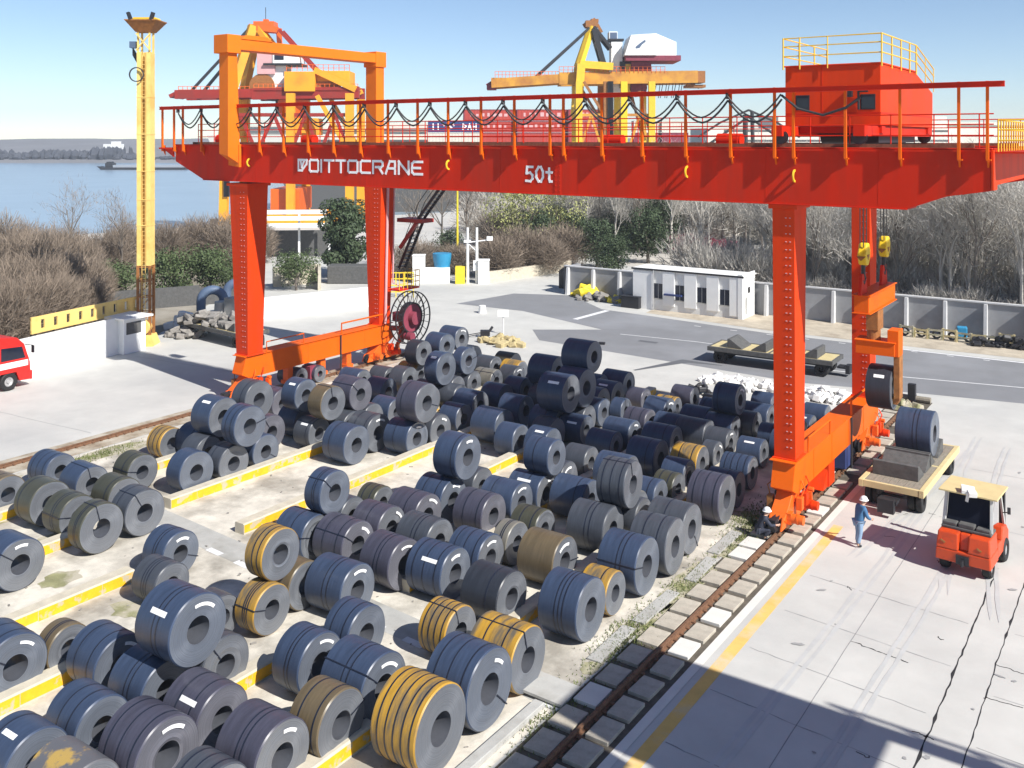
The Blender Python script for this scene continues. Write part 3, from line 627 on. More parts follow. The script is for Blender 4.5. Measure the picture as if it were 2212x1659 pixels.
# ------------------------------------------------------------------ plants
def twigs(b, n, c, r, ln, w, rng, up=.6, gap=.0):
    for _ in range(n):
        while 1:
            p = Vector((rng.uniform(-1, 1), rng.uniform(-1, 1), rng.uniform(-1, 1)))
            if gap < p.length < 1: break
        d = Vector((p.x*1.1+rng.gauss(0, .45), p.y*1.1+rng.gauss(0, .45), up+max(0, p.z)+rng.gauss(0, .35))).normalized()
        q = Vector((c[0]+p.x*r[0], c[1]+p.y*r[1], c[2]+p.z*r[2])); a = d.cross(Vector((rng.gauss(0, 1), rng.gauss(0, 1), rng.gauss(0, 1)))).normalized()*(w*rng.uniform(.6, 1.2)/2)
        e = q+d*ln*rng.uniform(.5, 1.3)
        b.poly([q-a, q+a, e+a*.35, e-a*.35])
def leaves(b, n, clumps, s, rng):
    for _ in range(n):
        c, r = rng.choice(clumps)
        p = Vector((rng.gauss(0, 1), rng.gauss(0, 1), rng.gauss(0, 1))).normalized()*(r*rng.uniform(.55, 1.05)**.6)
        q = Vector(c)+Vector((p.x, p.y, p.z*.85)); nrm = (p.normalized()+Vector((rng.gauss(0, .6), rng.gauss(0, .6), rng.gauss(.3, .6)))).normalized()
        a = nrm.orthogonal().normalized(); a = Matrix.Rotation(rng.uniform(0, 6.28), 3, nrm) @ a; e = nrm.cross(a); k = s*rng.uniform(.6, 1.3)
        b.poly([q-a*k*.5, q+e*k*.28, q+a*k*.5, q-e*k*.28])
def limb(b, p, d, ln, r, lev, rng, tips):
    pts = [p]; rad = [r]; q = p; n = 4
    for i in range(n):
        d = (d+Vector((rng.gauss(0, .10), rng.gauss(0, .10), rng.gauss(.05, .07)))).normalized(); q = q+d*(ln/n); pts.append(q); rad.append(r*(1-.55*(i+1)/n))
    b.tube(pts, rad, 5 if lev else 7)
    if lev >= 3: tips.append((q, d)); return
    for i in range(rng.choice([2, 3, 3])):
        t = rng.choice([2, 3, 4]); s = pts[t]; ax = d.orthogonal(); ax = Matrix.Rotation(rng.uniform(0, 6.28), 3, d) @ ax
        nd = (d+ax*rng.uniform(.35, .8)+Vector((0, 0, .2))).normalized(); limb(b, s, nd, ln*rng.uniform(.5, .75), rad[t]*.62, lev+1, rng, tips)
    tips.append((q, d))
def bare_tree(h, seed, bark, twm, label, ntw=2600, lean=.05, spread=1.0, loc=(0, 0, 0), group=None, cat='tree', tw=.035):
    rng = random.Random(seed); t = thing('bare_tree', label, cat, loc, 0, group); b = MB(); tips = []
    pts = [Vector((0, 0, -.1))]; rad = [h*.016]
    for i in range(5):
        pts.append(pts[-1]+Vector((rng.gauss(0, lean)*h*.1, rng.gauss(0, lean)*h*.1, h*.13))); rad.append(h*.016*(1-.13*(i+1)))
    b.tube(pts, rad, 7)
    for i in range(7):
        s = pts[rng.choice([2, 3, 3, 4, 4, 5])]; a = rng.uniform(0, 6.28)
        limb(b, s, Vector((math.cos(a)*.55*spread, math.sin(a)*.55*spread, .9)).normalized(), h*rng.uniform(.2, .34), h*.0075, 1, rng, tips)
    limb(b, pts[-1], Vector((0, 0, 1)), h*.3, h*.007, 1, rng, tips)
    b.build('trunk', M[bark], t, smooth=True)
    b = MB()
    for i in range(ntw):
        q, d = rng.choice(tips); q = q+Vector((rng.gauss(0, h*.045), rng.gauss(0, h*.045), rng.gauss(-h*.02, h*.05)))
        dd = (d+Vector((rng.gauss(0, .5), rng.gauss(0, .5), rng.gauss(.25, .4)))).normalized(); a = dd.cross(Vector((rng.gauss(0, 1), rng.gauss(0, 1), rng.gauss(0, 1)))).normalized()*(tw*rng.uniform(.5, 1.1)/2); e = q+dd*h*rng.uniform(.03, .09)
        b.poly([q-a, q+a, e+a*.3, e-a*.3])
    b.build('crown', M[twm], t, fix=False); return t
def bare_shrub(r, h, seed, twm, label, n=5200, group=None, w=.04):
    rng = random.Random(seed); t = thing('bare_shrub', label, 'shrub', (0, 0, 0), 0, group); b = MB()
    for i in range(5):
        a = rng.uniform(0, 6.28); b.tube([(0, 0, -.1), (math.cos(a)*r*.25, math.sin(a)*r*.25, h*.4), (math.cos(a)*r*.5, math.sin(a)*r*.5, h*.75)], [.09, .06, .02], 5)
    b.build('stems', M['bark'], t)
    b = MB()
    for i in range(9):
        a = rng.uniform(0, 6.28); rr = rng.uniform(0, .55)*r; k = rng.uniform(.38, .6)
        twigs(b, n//9, (math.cos(a)*rr, math.sin(a)*rr, h*rng.uniform(.32, .58)), (r*k, r*k, h*.42), h*.16, w, rng)
    b.build('crown', M[twm], t, fix=False); return t
def green_shrub(r, h, seed, lm, label, n=4200, s=.22, group=None, name='green_shrub', cat='shrub'):
    rng = random.Random(seed); t = thing(name, label, cat, (0, 0, 0), 0, group); b = MB()
    b.tube([(0, 0, -.1), (.05, 0, h*.3), (0, .1, h*.6)], [h*.035, h*.028, h*.01], 6)
    for i in range(4):
        a = i*1.6+rng.random(); b.tube([(0, 0, h*.25), (math.cos(a)*r*.5, math.sin(a)*r*.5, h*.6)], [h*.02, h*.006], 5)
    b.build('trunk', M['bark'], t); b = MB(); cl = []
    for i in range(40):
        a = rng.uniform(0, 6.28); z = rng.uniform(.2, .86); rr = r*.72*math.sqrt(max(.05, 1-((z-.5)/.55)**2))*rng.uniform(.2, 1)
        cl.append(((math.cos(a)*rr, math.sin(a)*rr, h*z), r*rng.uniform(.24, .46)))
    leaves(b, n, cl, s, rng); b.build('crown', M[lm], t, fix=False); return t
def at(u, d): return CA((u-1106)/2076.0*d, d)
# brown thicket on the left, behind the white wall
sp = [bare_shrub(3.2, 5.4, 31+i, 'twigb', 'x') for i in range(3)]
k = 0; rt = random.Random(77)
spots = [(8, 64, 1.0), (70, 67, .95), (130, 70, .9), (178, 73, .8), (20, 72, 1.0), (90, 75, 1.0), (150, 78, .98), (-40, 68, .95), (-60, 78, 1.1), (205, 80, .8), (30, 82, 1.15), (110, 86, 1.12), (180, 90, 1.05), (-20, 92, 1.25), (60, 98, 1.2), (150, 100, 1.15), (230, 96, 1.0), (270, 104, .95), (-80, 88, 1.25)]
for i, (u, d, s) in enumerate(spots):
    lab = 'brown leafless thicket shrub left of the mast, %s from the left wall end' % ORD[i]
    if i < 3: o = sp[i]; o.location = (*at(u, d), 0); o.scale = (s,)*3; o['label'] = lab; o['group'] = 'brown thicket behind the white wall'
    else: o = copy_tree(sp[i % 3], (*at(u, d), 0), rt.uniform(0, 6.28), (s, s, s*rt.uniform(.9, 1.15)), lab)
t1 = bare_tree(8.5, 3, 'bark', 'twigb', 'small bare tree rising from the brown thicket left of the mast', 900, loc=(*at(150, 92), 0))
t2 = bare_tree(8.0, 4, 'bark', 'twigb', 'dark leafless tree standing close to the left side of the mast', 1500, loc=(*at(262, 92), 0), spread=.5)
# evergreen shrubs behind the mast
gp = [green_shrub(2.6, 4.2, 51+i, 'leafg', 'x') for i in range(2)]
for i, (u, d, s, lab) in enumerate(((250, 84, .95, 'green shrub at the left foot of the mast'), (375, 86, 1.15, 'green shrub just right of the mast'), (455, 88, 1.15, 'broad green shrub between the mast and the left crane leg'), (505, 86, .8, 'small green shrub beside the left crane leg'), (640, 92, .95, 'green shrub below the white roofs between the left crane legs'))):
    if i < 2: o = gp[i]; o.location = (*at(u, d), 0); o.scale = (s,)*3; o['label'] = lab
    else: copy_tree(gp[i % 2], (*at(u, d), 0), rt.uniform(0, 6), s, lab)
for o in gp: o['group'] = 'green shrubs near the mast'
for i, (u, d, s) in enumerate(((350, 104, 1.1), (420, 108, 1.1), (490, 106, 1.2), (560, 112, 1.0))):
    copy_tree(sp[i % 3], (*at(u, d), 0), rt.uniform(0, 6), s, 'pale leafless shrub behind the green shrubs, %s right of the mast' % ORD[i])
big = green_shrub(3.1, 8.6, 66, 'leafd', 'big round dark evergreen tree between the left crane legs', 15000, .34, name='evergreen_tree', cat='tree'); big.location = (*at(742, 101), 0)
# middle: bare trees, willow, evergreen bushes
mt = bare_tree(10.5, 9, 'bark', 'twigb', 'leafless tree right of the left crane legs, under the girder', 700, loc=(*at(900, 106), 0), spread=1.3)
for i, (u, d, s, lab) in enumerate(((955, 112, 1.05, 'leafless tree behind the blue bin, under the girder'), (1010, 118, 1.0, 'leafless tree behind the gate posts'))): copy_tree(mt, (*at(u, d), 0), 1.5+i, s, lab)
wl = green_shrub(5.2, 10.0, 71, 'leafy', 'pale yellow-green willow under the girder, behind the bare bank', 4200, .30, name='willow_tree', cat='tree'); wl.location = (*at(1130, 113), 0)
copy_tree(wl, (*at(1205, 118), 0), 2, .95, 'second yellow-green willow farther right under the girder')
for i, (u, d, s) in enumerate(((880, 100, .9), (925, 104, .8), (980, 103, .8), (1075, 101, 1.05), (1120, 104, 1.2), (1180, 103, 1.0), (1220, 108, 1.2), (1075, 116, 1.3), (1160, 118, 1.4))):
    copy_tree(sp[i % 3], (*at(u, d), 0), rt.uniform(0, 6), (s*1.1, s*1.1, s*.8), 'brown leafless bush on the bank beside the gate, %s from the left' % ORD[i])
ev = green_shrub(2.9, 5.6, 81, 'leafd', 'dark evergreen bush on the bank left of the white hut', 5200, .26, name='evergreen_bush', cat='bush'); ev.location = (*at(1160, 112), 0); ev.scale = (1.1,)*3
for u, d, s, lab in ((1290, 108, 1.0, 'dark evergreen bush above the left end of the grey wall'), (1325, 100, .8, 'small green bush behind the grey wall, left of the white hut'), (1400, 112, 1.15, 'tall green bush among bare trees above the white hut'), (1225, 122, 1.0, 'dark green bush deep under the middle of the girder')):
    copy_tree(ev, (*at(u, d), 0), rt.uniform(0, 6), s, lab)
# leafless wood behind the grey wall
wp = [bare_tree(11.2, 101+i, 'bark' if i % 2 else 'barkpale', 'twigg', 'x', 3000, spread=.75) for i in range(4)]
pp = bare_tree(12.2, 120, 'barkpale', 'twigg', 'x', 1500, spread=.38, lean=.012)
rw = random.Random(99); cells = []
for j, (dy, n) in enumerate(((80.2, 13), (84.5, 13), (89.5, 12), (96, 12))):
    for i in range(n):
        x = -27+i*(38.0+j*4)/n+rw.uniform(-1, 1)-j*2; cells.append((x, dy+rw.uniform(-1.3, 1.3), j, i))
extra = [(at(u, d)[0], at(u, d)[1], 4, i) for i, (u, d) in enumerate(((1330, 118), (1380, 122), (1450, 116), (1500, 120), (1440, 126), (1560, 128), (1350, 132), (1250, 130), (1480, 134)))]
for q, (x, y, j, i) in enumerate(cells+extra):
    rowname = ('front row', 'second row', 'third row', 'back row', 'far group')[j]
    lab = 'leafless tree of the wood behind the grey wall, %s, %s from left' % (rowname, ORD[i])
    s = rw.uniform(.86, 1.04)
    if q < 4: o = wp[q]; o.location = (x, y, 0); o.scale = (s,)*3; o['label'] = lab; o['group'] = 'leafless wood behind the grey wall'
    else: copy_tree(wp[q % 4], (x, y, 0), rw.uniform(0, 6.28), s, lab)
for i, (u, d) in enumerate(((1515, 96), (1655, 88), (1700, 84), (1770, 83), (1905, 80), (1960, 78), (2052, 75), (2078, 76), (2093, 74.5), (2150, 75.5), (2195, 74), (2010, 79))):
    lab = 'tall pale-trunked bare tree right behind the grey wall, %s from the left' % ORD[(0, 1, 2, 3, 4, 5, 7, 8, 9, 10, 11, 6)[i]]
    if i == 0: pp.location = (*at(u, d), 0); pp['label'] = lab; pp['group'] = 'pale-trunked trees behind the grey wall'
    else: copy_tree(pp, (*at(u, d), 0), i*1.3, .88+.04*(i % 4), lab)
gs = bare_shrub(2.6, 3.8, 131, 'twigg', 'x', 4200); first = True
for j, (n, y, sc) in enumerate(((14, 79.6, .85), (14, 83, 1.15), (12, 88, 1.5), (12, 94, 1.8))):
    for i in range(n):
        x = -27+i*(40.0+3*j)/n+rw.uniform(-.8, .8); lab = 'grey leafless underbrush behind the grey wall, %s line, %s from the left' % (ORD[j], ORD[i])
        if first: gs.location = (x, y, 0); gs['label'] = lab; gs['group'] = 'underbrush behind the grey wall'; first = False
        else: copy_tree(gs, (x, y, 0), rw.uniform(0, 6.28), (sc, sc, sc*rw.uniform(.8, 1.2)), lab)

md = random.Random(17)
for i in range(30):
    u = 1235+ (i % 15)*32+md.uniform(-10, 10); d = 112+(i//15)*16+md.uniform(-4, 6)
    if 1270 < u < 1560 and d < 124: d += 26
    copy_tree(wp[i % 4], (*at(u, d), 0), md.uniform(0, 6.28), md.uniform(.8, .95), 'leafless tree under the girder right half, %s line, %s from left' % (('nearer', 'farther')[i//15], ORD[i % 15]))
for i in range(34):
    u = 1060+(i % 17)*40+md.uniform(-12, 12); d = 134+(i//17)*16+md.uniform(-4, 4); s = md.uniform(1.4, 1.8)
    copy_tree(gs, (*at(u, d), 0), md.uniform(0, 6.28), (s*1.25, s*1.25, s), 'hazy leafless thicket far under the girder, %s line, %s from left' % (('nearer', 'farther')[i//17], ORD[i % 17]))
for i, (u, d, s) in enumerate(((1235, 116, 1.0), (1345, 126, 1.1), (1420, 124, 1.2), (1180, 120, 1.0))):
    copy_tree(ev, (*at(u, d), 0), md.uniform(0, 6), s, 'dark green bush among the leafless trees under the girder, %s from the left' % ORD[(1, 2, 3, 0)[i]])
for i in range(16):
    u = 1500+i*44; d = 84+md.uniform(-2, 8); s = md.uniform(1.1, 1.5)
    copy_tree(gs, (*at(u, d), 0), md.uniform(0, 6.28), (s, s, s*1.2), 'tall grey underbrush deep in the wood behind the grey wall, %s from the left' % ORD[i])
# ------------------------------------------------------------------ gantry crane
CO = (-27.0, 41.0, 0.0)
crane = thing('gantry_crane', 'huge red gantry crane with white lettering, spanning the coil yard on two rails', 'gantry crane', CO)
def cb(): return MB(CO)
RD = M['red']; SUNRED = M['sunlit_red']
GY0, GY1 = 34.9, 36.3
def girder(y0, y1):
    b = cb(); b.prism([(-47.9, y0, 14.15), (-47.9, y0, 13.2), (-45.4, y0, 12.2), (-7.6, y0, 12.1), (-6.4, y0, 12.55), (-5.0, y0, 12.78), (-5.0, y0, 14.15)], (0, y1-y0, 0))
    b.box(-47.95, -4.95, y0-.07, y1+.07, 14.15, 14.19)
    b.prism([(-45.4, y0-.05, 12.2), (-7.6, y0-.05, 12.1), (-7.6, y0-.05, 12.06), (-45.4, y0-.05, 12.16)], (0, y1-y0+.1, 0))
    return b.build('girder', RD, crane, bevel=.012)
girder(GY0, GY1); girder(45.7, 47.1)
b = cb()
for i in range(10):
    x = -45+i*4.05; b.box(x-.012, x+.012, GY0-.006, GY0-.0005, 12.2, 14.1)
b.box(-47.8, -5.1, GY0-.006, GY0-.0005, 13.62, 13.64); b.build('weld_seam', RD, crane)
b = cb(); xs = onY(1205, 360, GY0)[0]; b.box(xs-.16, xs+.16, GY0-.02, GY0-.001, 12.12, 14.12);
for i in range(9):
    for sx in (-.1, .1): b.cyl((xs+sx, GY0, 12.3+i*.21), .022, -.045, -.02, 'Y', 8)
b.build('splice_plate', RD, crane)
b = cb(); b.box(-5.9, -5.02, 36.38, 45.62, 12.95, 14.1); b.box(-4.985, -4.9, 34.85, 35.6, 12.8, 14.14); b.box(-4.985, -4.93, 35.7, 45.6, 12.95, 14.05); b.build('end_beam', M['half_sunlit_red'], crane, bevel=.015)
b = cb(); b.box(-47.9, -47.1, 36.38, 45.62, 13.2, 14.1); b.build('end_beam', M['half_sunlit_red'], crane, bevel=.015)
# end platform with yellow railings (right)
b = cb(); b.box(-4.88, -3.9, 35.0, 47, 14.02, 14.08); b.build('end_platform', RD, crane)
b = cb()
for y in [35.05+i*.62 for i in range(20)]:
    for x in (-4.8, -3.95): b.tube([(x, y, 14.05), (x, y, 15.15)], .03, 6)
for z in (14.45, 14.8, 15.12):
    for x in (-4.8, -3.95): b.tube([(x, 35.05, z), (x, 46.9, z)], .024, 6)
    b.tube([(-4.8, 35.05, z), (-3.95, 35.05, z)], .024, 6)
b.build('platform_railing', M['yellow'], crane)
# festoon track posts along the front face
PU = [351, 376, 395, 435, 560, 612, 665, 720, 778, 838, 902, 968, 1039, 1111, 1188, 1217, 1300, 1387, 1481, 1578, 1673, 1714, 1826, 1944, 2071, 2133]
PY = 34.70
px = []
for u in PU:
    x = onY(u, 250, PY)[0]; px.append(x); b = cb()
    b.box(x-.045, x+.045, PY-.05, PY+.05, 13.82, 16.40); b.prism([(x-.03, PY+.05, 14.13), (x-.03, PY+.05, 13.84), (x-.03, GY0-.005, 13.55), (x-.03, GY0-.005, 14.13)], (.06, 0, 0)); b.box(x-.03, x+.12, PY-.06, PY+.06, 13.78, 13.83)
    b.build('track_post', SUNRED, crane)
b = cb(); b.box(-49.0, -4.55, PY-.11, PY-.055, 16.22, 16.36); b.box(-49.0, -4.55, PY-.16, PY-.01, 16.36, 16.385); b.box(-49.0, -4.55, PY-.16, PY-.01, 16.195, 16.22); b.build('festoon_track', RD, crane)
b = cb(); b.box(-47.9, -5.0, GY0-.10, GY0-.005, 14.06, 14.14); b.build('walkway_edge', RD, crane)
b = cb(); n = 17; x0 = -47.3; st = (47.3-11.9)/n
for i in range(n):
    a = x0+i*st
    for dz, sag, dy in ((0, .82, -.06), (-.18, .84, .03)):
        b.tube([(a+st*t, PY-.08+dy, 16.14+dz-sag*(1-abs(2*t-1)**1.7)) for t in [k/12 for k in range(13)]], .034 if dz == 0 else .042, 5)
    b.obox((a, PY-.08, 16.12), (.1, .16, .22))
b.tube([(-11.9+.0, PY-.08, 16.1), (-11.3, PY-.05, 15.6), (-10.4, PY-.05, 15.35), (-9.6, PY-.05, 15.6), (-9.1, PY-.05, 15.95)], .05, 6)
b.build('festoon_cable', M['ropes'], crane, smooth=True)
b = cb()
for z in (14.62, 15.0, 15.36): b.tube([(-47.6, 36.25, z), (-5.1, 36.25, z)], .024, 6)
x = -47.6
while x < -5: b.tube([(x, 36.25, 14.19), (x, 36.25, 15.38)], .024, 6); x += 1.45
b.build('walkway_railing', RD, crane)
b = cb()
for z in (14.62, 15.0, 15.36): b.tube([(-47.6, 46.9, z), (-5.1, 46.9, z)], .024, 6)
x = -47.6
while x < -5: b.tube([(x, 46.9, 14.19), (x, 46.9, 15.38)], .024, 6); x += 1.45
b.build('walkway_railing', RD, crane)
for y in (35.6, 46.4):
    b = cb(); b.box(-47.2, -5.6, y-.05, y+.05, 14.19, 14.32); b.build('trolley_rail', M['rust'], crane)
# lifting lugs on the web
for u, v in ((540, 351), (970, 356), (1485, 371), (1717, 380)):
    x, z = onY(u, v, GY0); b = cb(); b.lathe([(-.025, .16), (-.025, .24), (.025, .24), (.025, .16)], (x, GY0-.001, z), 'X', 14, True, math.pi/2+.0, math.pi*1.5); b.build('lifting_lug', M['yellow'], crane)
b = cb(); b.box(-49.1, -47.97, 34.62, 36.6, 13.9, 14.0); b.prism([(-48.9, 34.8, 13.9), (-47.97, 34.8, 13.9), (-47.97, 34.8, 13.45)], (0, .08, 0)); b.build('end_platform', RD, crane)
# clutter on the walkway
for x, w, h in ((-46.2, .7, .55), (-38.9, .8, .5), (-20.1, .9, .45), (-14.8, 1.0, .5)):
    b = cb(); b.cyl((x, 36.9, 14.3+h*.3), h*.55, -w/2, w/2, 'X', 14); b.box(x-w/2, x+w/2, 36.6, 37.2, 14.1, 14.3); b.build('drive_unit', RD, crane, smooth=True)
# lettering
def strokes(b, segs, x, z, sx, sz, w, y):
    k = 0
    for s in segs:
        for p, q in zip(s, s[1:]):
            k += 1; y -= .0016
            P = Vector((x+p[0]*sx, y, z+p[1]*sz)); Q = Vector((x+q[0]*sx, y, z+q[1]*sz)); d = (Q-P).normalized()
            b.beam(P-d*w*.5, Q+d*w*.5, .012, w, (-d.z, 0, d.x))
OO = [[(.12, 0), (.88, 0), (1, .12), (1, .88), (.88, 1), (.12, 1), (0, .88), (0, .12), (.12, 0)]]
LET = {'V': [[(0, .98), (0, .06), (.42, .06), (.95, .62), (1, 1), (0, 1)], [(.28, .9), (.40, .35), (.66, .9)]], 'O': OO, 'I': [[(0, 0), (0, 1)]], 'T': [[(0, 1), (1, 1)], [(.5, 1), (.5, 0)]],
 'C': [[(1, 1), (.15, 1), (0, .88), (0, .12), (.15, 0), (1, 0)]], 'R': [[(0, 0), (0, 1), (.85, 1), (1, .88), (1, .62), (.85, .5), (.3, .5)], [(.6, .5), (1, 0)]], 'A': [[(0, 0), (.42, 1), (.95, 1), (.95, 0)], [(.25, .42), (.95, .42)]],
 'N': [[(0, 0), (0, 1), (1, 0), (1, 1)]], 'E': [[(1, 1), (.2, 1), (0, .85), (0, .15), (.2, 0), (1, 0)], [(0, .5), (.8, .5)]]}
xa, za = onY(645, 370, GY0); xb, zb = onY(912, 377, GY0)
word = 'VOITTOCRANE'; wd = {'I': .05}; tot = sum(wd.get(c, 1) for c in word); gap = .34; u1 = (xb-xa)/(tot+gap*(len(word)-1)); x = xa
zc = lambda x: 12.80+(x-xa)/(xb-xa)*.02
for c in word:
    b = cb(); w = wd.get(c, 1)*u1; strokes(b, LET[c], x, 12.83, max(w, .001), .58, .115, GY0-.004); b.build('letter', M['mark'], crane); x += w+gap*u1
xa, _ = onY(1137, 390, GY0); xb, _ = onY(1192, 360, GY0); wv = (xb-xa)
for c, sg, o, w in (('5', [[(.95, 1), (.12, 1), (.05, .55), (.6, .6), (.95, .42), (.95, .18), (.65, 0), (0, .02)]], 0, .26), ('0', [[(.35, 0), (.7, 0), (1, .3), (1, .7), (.7, 1), (.35, 1), (0, .7), (0, .3), (.35, 0)]], .40, .26), ('t', [[(.5, 1), (.5, .2), (.65, .02), (.95, .02)], [(0, .72), (1, .72)]], .80, .20)):
    b = cb(); strokes(b, sg, xa+o*wv, 12.66, w*wv, .62 if c != 't' else .56, .105, GY0-.004); b.build('letter', M['mark'], crane)
# portal frame over the left end
b = cb(); b.prism([(-42.95, 34.84, 14.2), (-42.95, 34.84, 13.05), (-42.05, 34.84, 12.95), (-42.05, 34.84, 14.2)], (0, -.16, 0)); b.hexa([(-42.88, 34.0, 13.7), (-42.12, 34.0, 13.55), (-42.12, 34.83, 13.1), (-42.88, 34.83, 13.2)], [(-42.88, 34.0, 19.35), (-42.12, 34.0, 19.35), (-42.12, 34.6, 19.35), (-42.88, 34.6, 19.35)]); b.build('portal_post', M['sunlit_amber'], crane, bevel=.02)
b = cb(); b.box(-42.95, -42.05, 45.6, 46.35, 14.2, 19.2); b.build('portal_post', M['sunlit_amber'], crane, bevel=.02)
b = cb(); b.box(-43.0, -42.0, 33.9, 46.4, 19.36, 19.95); b.box(-43.08, -41.92, 33.8, 34.7, 19.15, 20.15); b.prism([(-43.05, 34.7, 19.95), (-43.05, 37.0, 19.95), (-43.05, 36.6, 20.2), (-43.05, 35.2, 20.2)], (1.1, 0, 0)); b.box(-43.04, -41.96, 45.5, 46.46, 19.1, 20.08); b.build('portal_beam', M['sunlit_amber'], crane, bevel=.02)
# legs
def leg(top, bot):
    b = cb(); (a0, a1, c0, c1), (d0, d1, e0, e1) = top, bot
    b.hexa([(d0, e0, 2.5), (d1, e0, 2.5), (d1, e1, 2.5), (d0, e1, 2.5)], [(a0, c0, 11.9), (a1, c0, 11.9), (a1, c1, 11.9), (a0, c1, 11.9)])
    b.box(a0-.12, a1+.12, c0-.1, c1+.1, 11.9, 12.06); b.box(d0-.06, d1+.06, e0-.06, e1+.06, 2.5, 2.58); o = b.build('leg', M['half_sunlit_red'], crane, bevel=.015)
    b = cb()
    for i in range(30):
        z = 3.0+i*.295; t = (z-2.5)/9.4; xl = d0+(a0-d0)*t; xr = d1+(a1-d1)*t; y = e0+(c0-e0)*t
        for f in (.62, .80): b.box(xl+(xr-xl)*f-.03, xl+(xr-xl)*f+.03, y-.022, y-.002, z, z+.028)
    r = b.build('step_cleats', M['pink'], o); tag(r, kind='stuff'); return o
leg((-43.25, -41.75, 35.0, 36.45), (-42.98, -42.02, 35.25, 36.3)); leg((-43.25, -41.75, 45.75, 47.1), (-42.95, -42.05, 45.9, 46.9))
leg((-12.42, -11.58, 35.1, 36.5), (-12.42, -11.6, 35.3, 36.3)); leg((-12.42, -11.58, 45.75, 47.0), (-12.42, -11.6, 45.85, 46.8))
def end_carriage(x, ytop):
    b = cb(); b.prism([(x-.42, 34.9, 1.55), (x-.42, 35.2, 2.5), (x-.42, 47.0, 2.5), (x-.42, 47.3, 1.55), (x-.42, 46.8, 1.3), (x-.42, 35.4, 1.3)], (.84, 0, 0)); b.box(x-.5, x+.5, 35.0, 47.2, 2.5, 2.535)
    for y in (37.4, 39.8, 42.2, 44.6): b.box(x+.42, x+.435, y-.02, y+.02, 1.32, 2.49)
    b.build('sill_beam', SUNRED, crane, bevel=.02)
    b = cb(); b.tube([(x+.46, 36.6, 2.5), (x+.46, 36.6, 3.1), (x+.46, 39.4, 3.1), (x+.46, 39.4, 2.5)], .035, 6); b.build('handrail', SUNRED, crane); b = cb(); b.tube([(x+.46, 42.5, 2.5), (x+.46, 42.5, 3.2), (x+.46, 46.2, 3.2), (x+.46, 46.2, 2.5)], .05, 6); b.build('handrail', SUNRED, crane); b = cb(); b.tube([(x+.5, 42.4, .3), (x+.5, 42.4, 2.5)], .05, 6); b.build('cable_pipe', M['ropes'], crane)
    for y in (35.6, 46.5):
        g = cb(); g.prism([(x-.3, y-1.25, .62), (x-.3, y-.7, 1.0), (x-.3, y-.32, 1.36), (x-.3, y+.32, 1.36), (x-.3, y+.7, 1.0), (x-.3, y+1.25, .62), (x-.3, y+1.0, .45), (x-.3, y-1.0, .45)], (.6, 0, 0))
        g.box(x-.36, x+.36, y-.22, y+.22, 1.0, 1.31); g.build('bogie', M['orange'], crane, bevel=.02)
        for yy in (y-.85, y+.85):
            g = cb()
            for sx in (-.27, .2): g.prism([(x+sx, yy-.62, .28), (x+sx, yy-.4, .72), (x+sx, yy+.4, .72), (x+sx, yy+.62, .28)], (.07, 0, 0))
            g.box(x-.18, x+.18, yy-.16, yy+.16, .66, .8); wb = g.build('wheel_truck', M['orange'], crane, bevel=.012)
            for w in (-.34, .34):
                g = cb(); g.lathe([(-.09, .01), (-.09, .30), (-.06, .30), (-.06, .245), (.06, .245), (.06, .30), (.09, .30), (.09, .01)], (x, yy+w, .44), 'X', 20); g.build('wheel', M['dark'], wb, smooth=True)
            g = cb(); sy = 1 if yy > y else -1
            g.cyl((x+.62, yy, .62), .17, -.3, .26, 'X', 14); g.box(x+.28, x+.46, yy-.16, yy+.16, .42, .82); g.cyl((x+.62, yy, .62), .19, .02, .08, 'X', 14); g.build('drive_motor', M['orange'] if sy < 0 else M['half_sunlit_red'], crane, smooth=True)
        for k in range(5):
            g = cb(); sx = (-.5, .5, -.45, .48, .5)[k]; yy = y+(-.45, -.1, .42, .5, 1.15)[k]
            if k == 2: g.cyl((x+sx, yy, 1.05), .13, -.25, .25, 'Y', 12)
            elif k == 4: g.obox((x+.44, yy, .8), (.24, .22, .5), .2, .1); g.cyl((x+.5, yy, 1.1), .09, -.12, .12, 'X', 10)
            else: g.obox((x+sx, yy, .95), (.22, .3, .46), .05); g.tube([(x+sx, yy, 1.1), (x+sx*1.3, yy+.1, 1.5), (x+sx*.9, yy+.3, 1.7)], .03, 6)
            g.build('brake_unit', (M['brownrust'], M['orange'], M['dark'], M['half_sunlit_red'], M['orange'])[k], crane, bevel=.012)
        g = cb(); e = -1 if y < 40 else 1; g.box(x-.12, x+.12, y+e*1.5-.2, y+e*1.5+.2, .3, .72); g.cyl((x, y+e*1.7, .5), .12, -.12, .14, 'Y', 12); g.build('rail_buffer', M['dark'], crane)
end_carriage(-42.5, 2.5); end_carriage(-12.0, 2.5)
b = cb(); b.box(-12.3, -11.7, 42.2, 43.0, .25, 1.28); b.build('electric_cabinet', M['navy'], crane, bevel=.02)
b = cb(); b.box(-12.35, -11.65, 39.6, 40.4, .3, 1.28); b.prism([(-12.3, 39.0, .3), (-12.3, 39.6, .3), (-12.3, 39.6, 1.0)], (.6, 0, 0)); b.build('rail_clamp', M['half_sunlit_red'], crane)
for y in (38.6, 41.2, 43.4):
    b = cb(); b.box(-42.7, -42.3, y-.2, y+.2, .5, 1.3); b.box(-42.8, -42.2, y-.28, y+.28, .3, .5); b.build('hanging_bracket', M['orange'], crane)
b = cb(); b.box(-42.85, -42.15, 40.0, 40.7, .25, 1.0); b.build('rail_clamp', M['maroon'], crane)
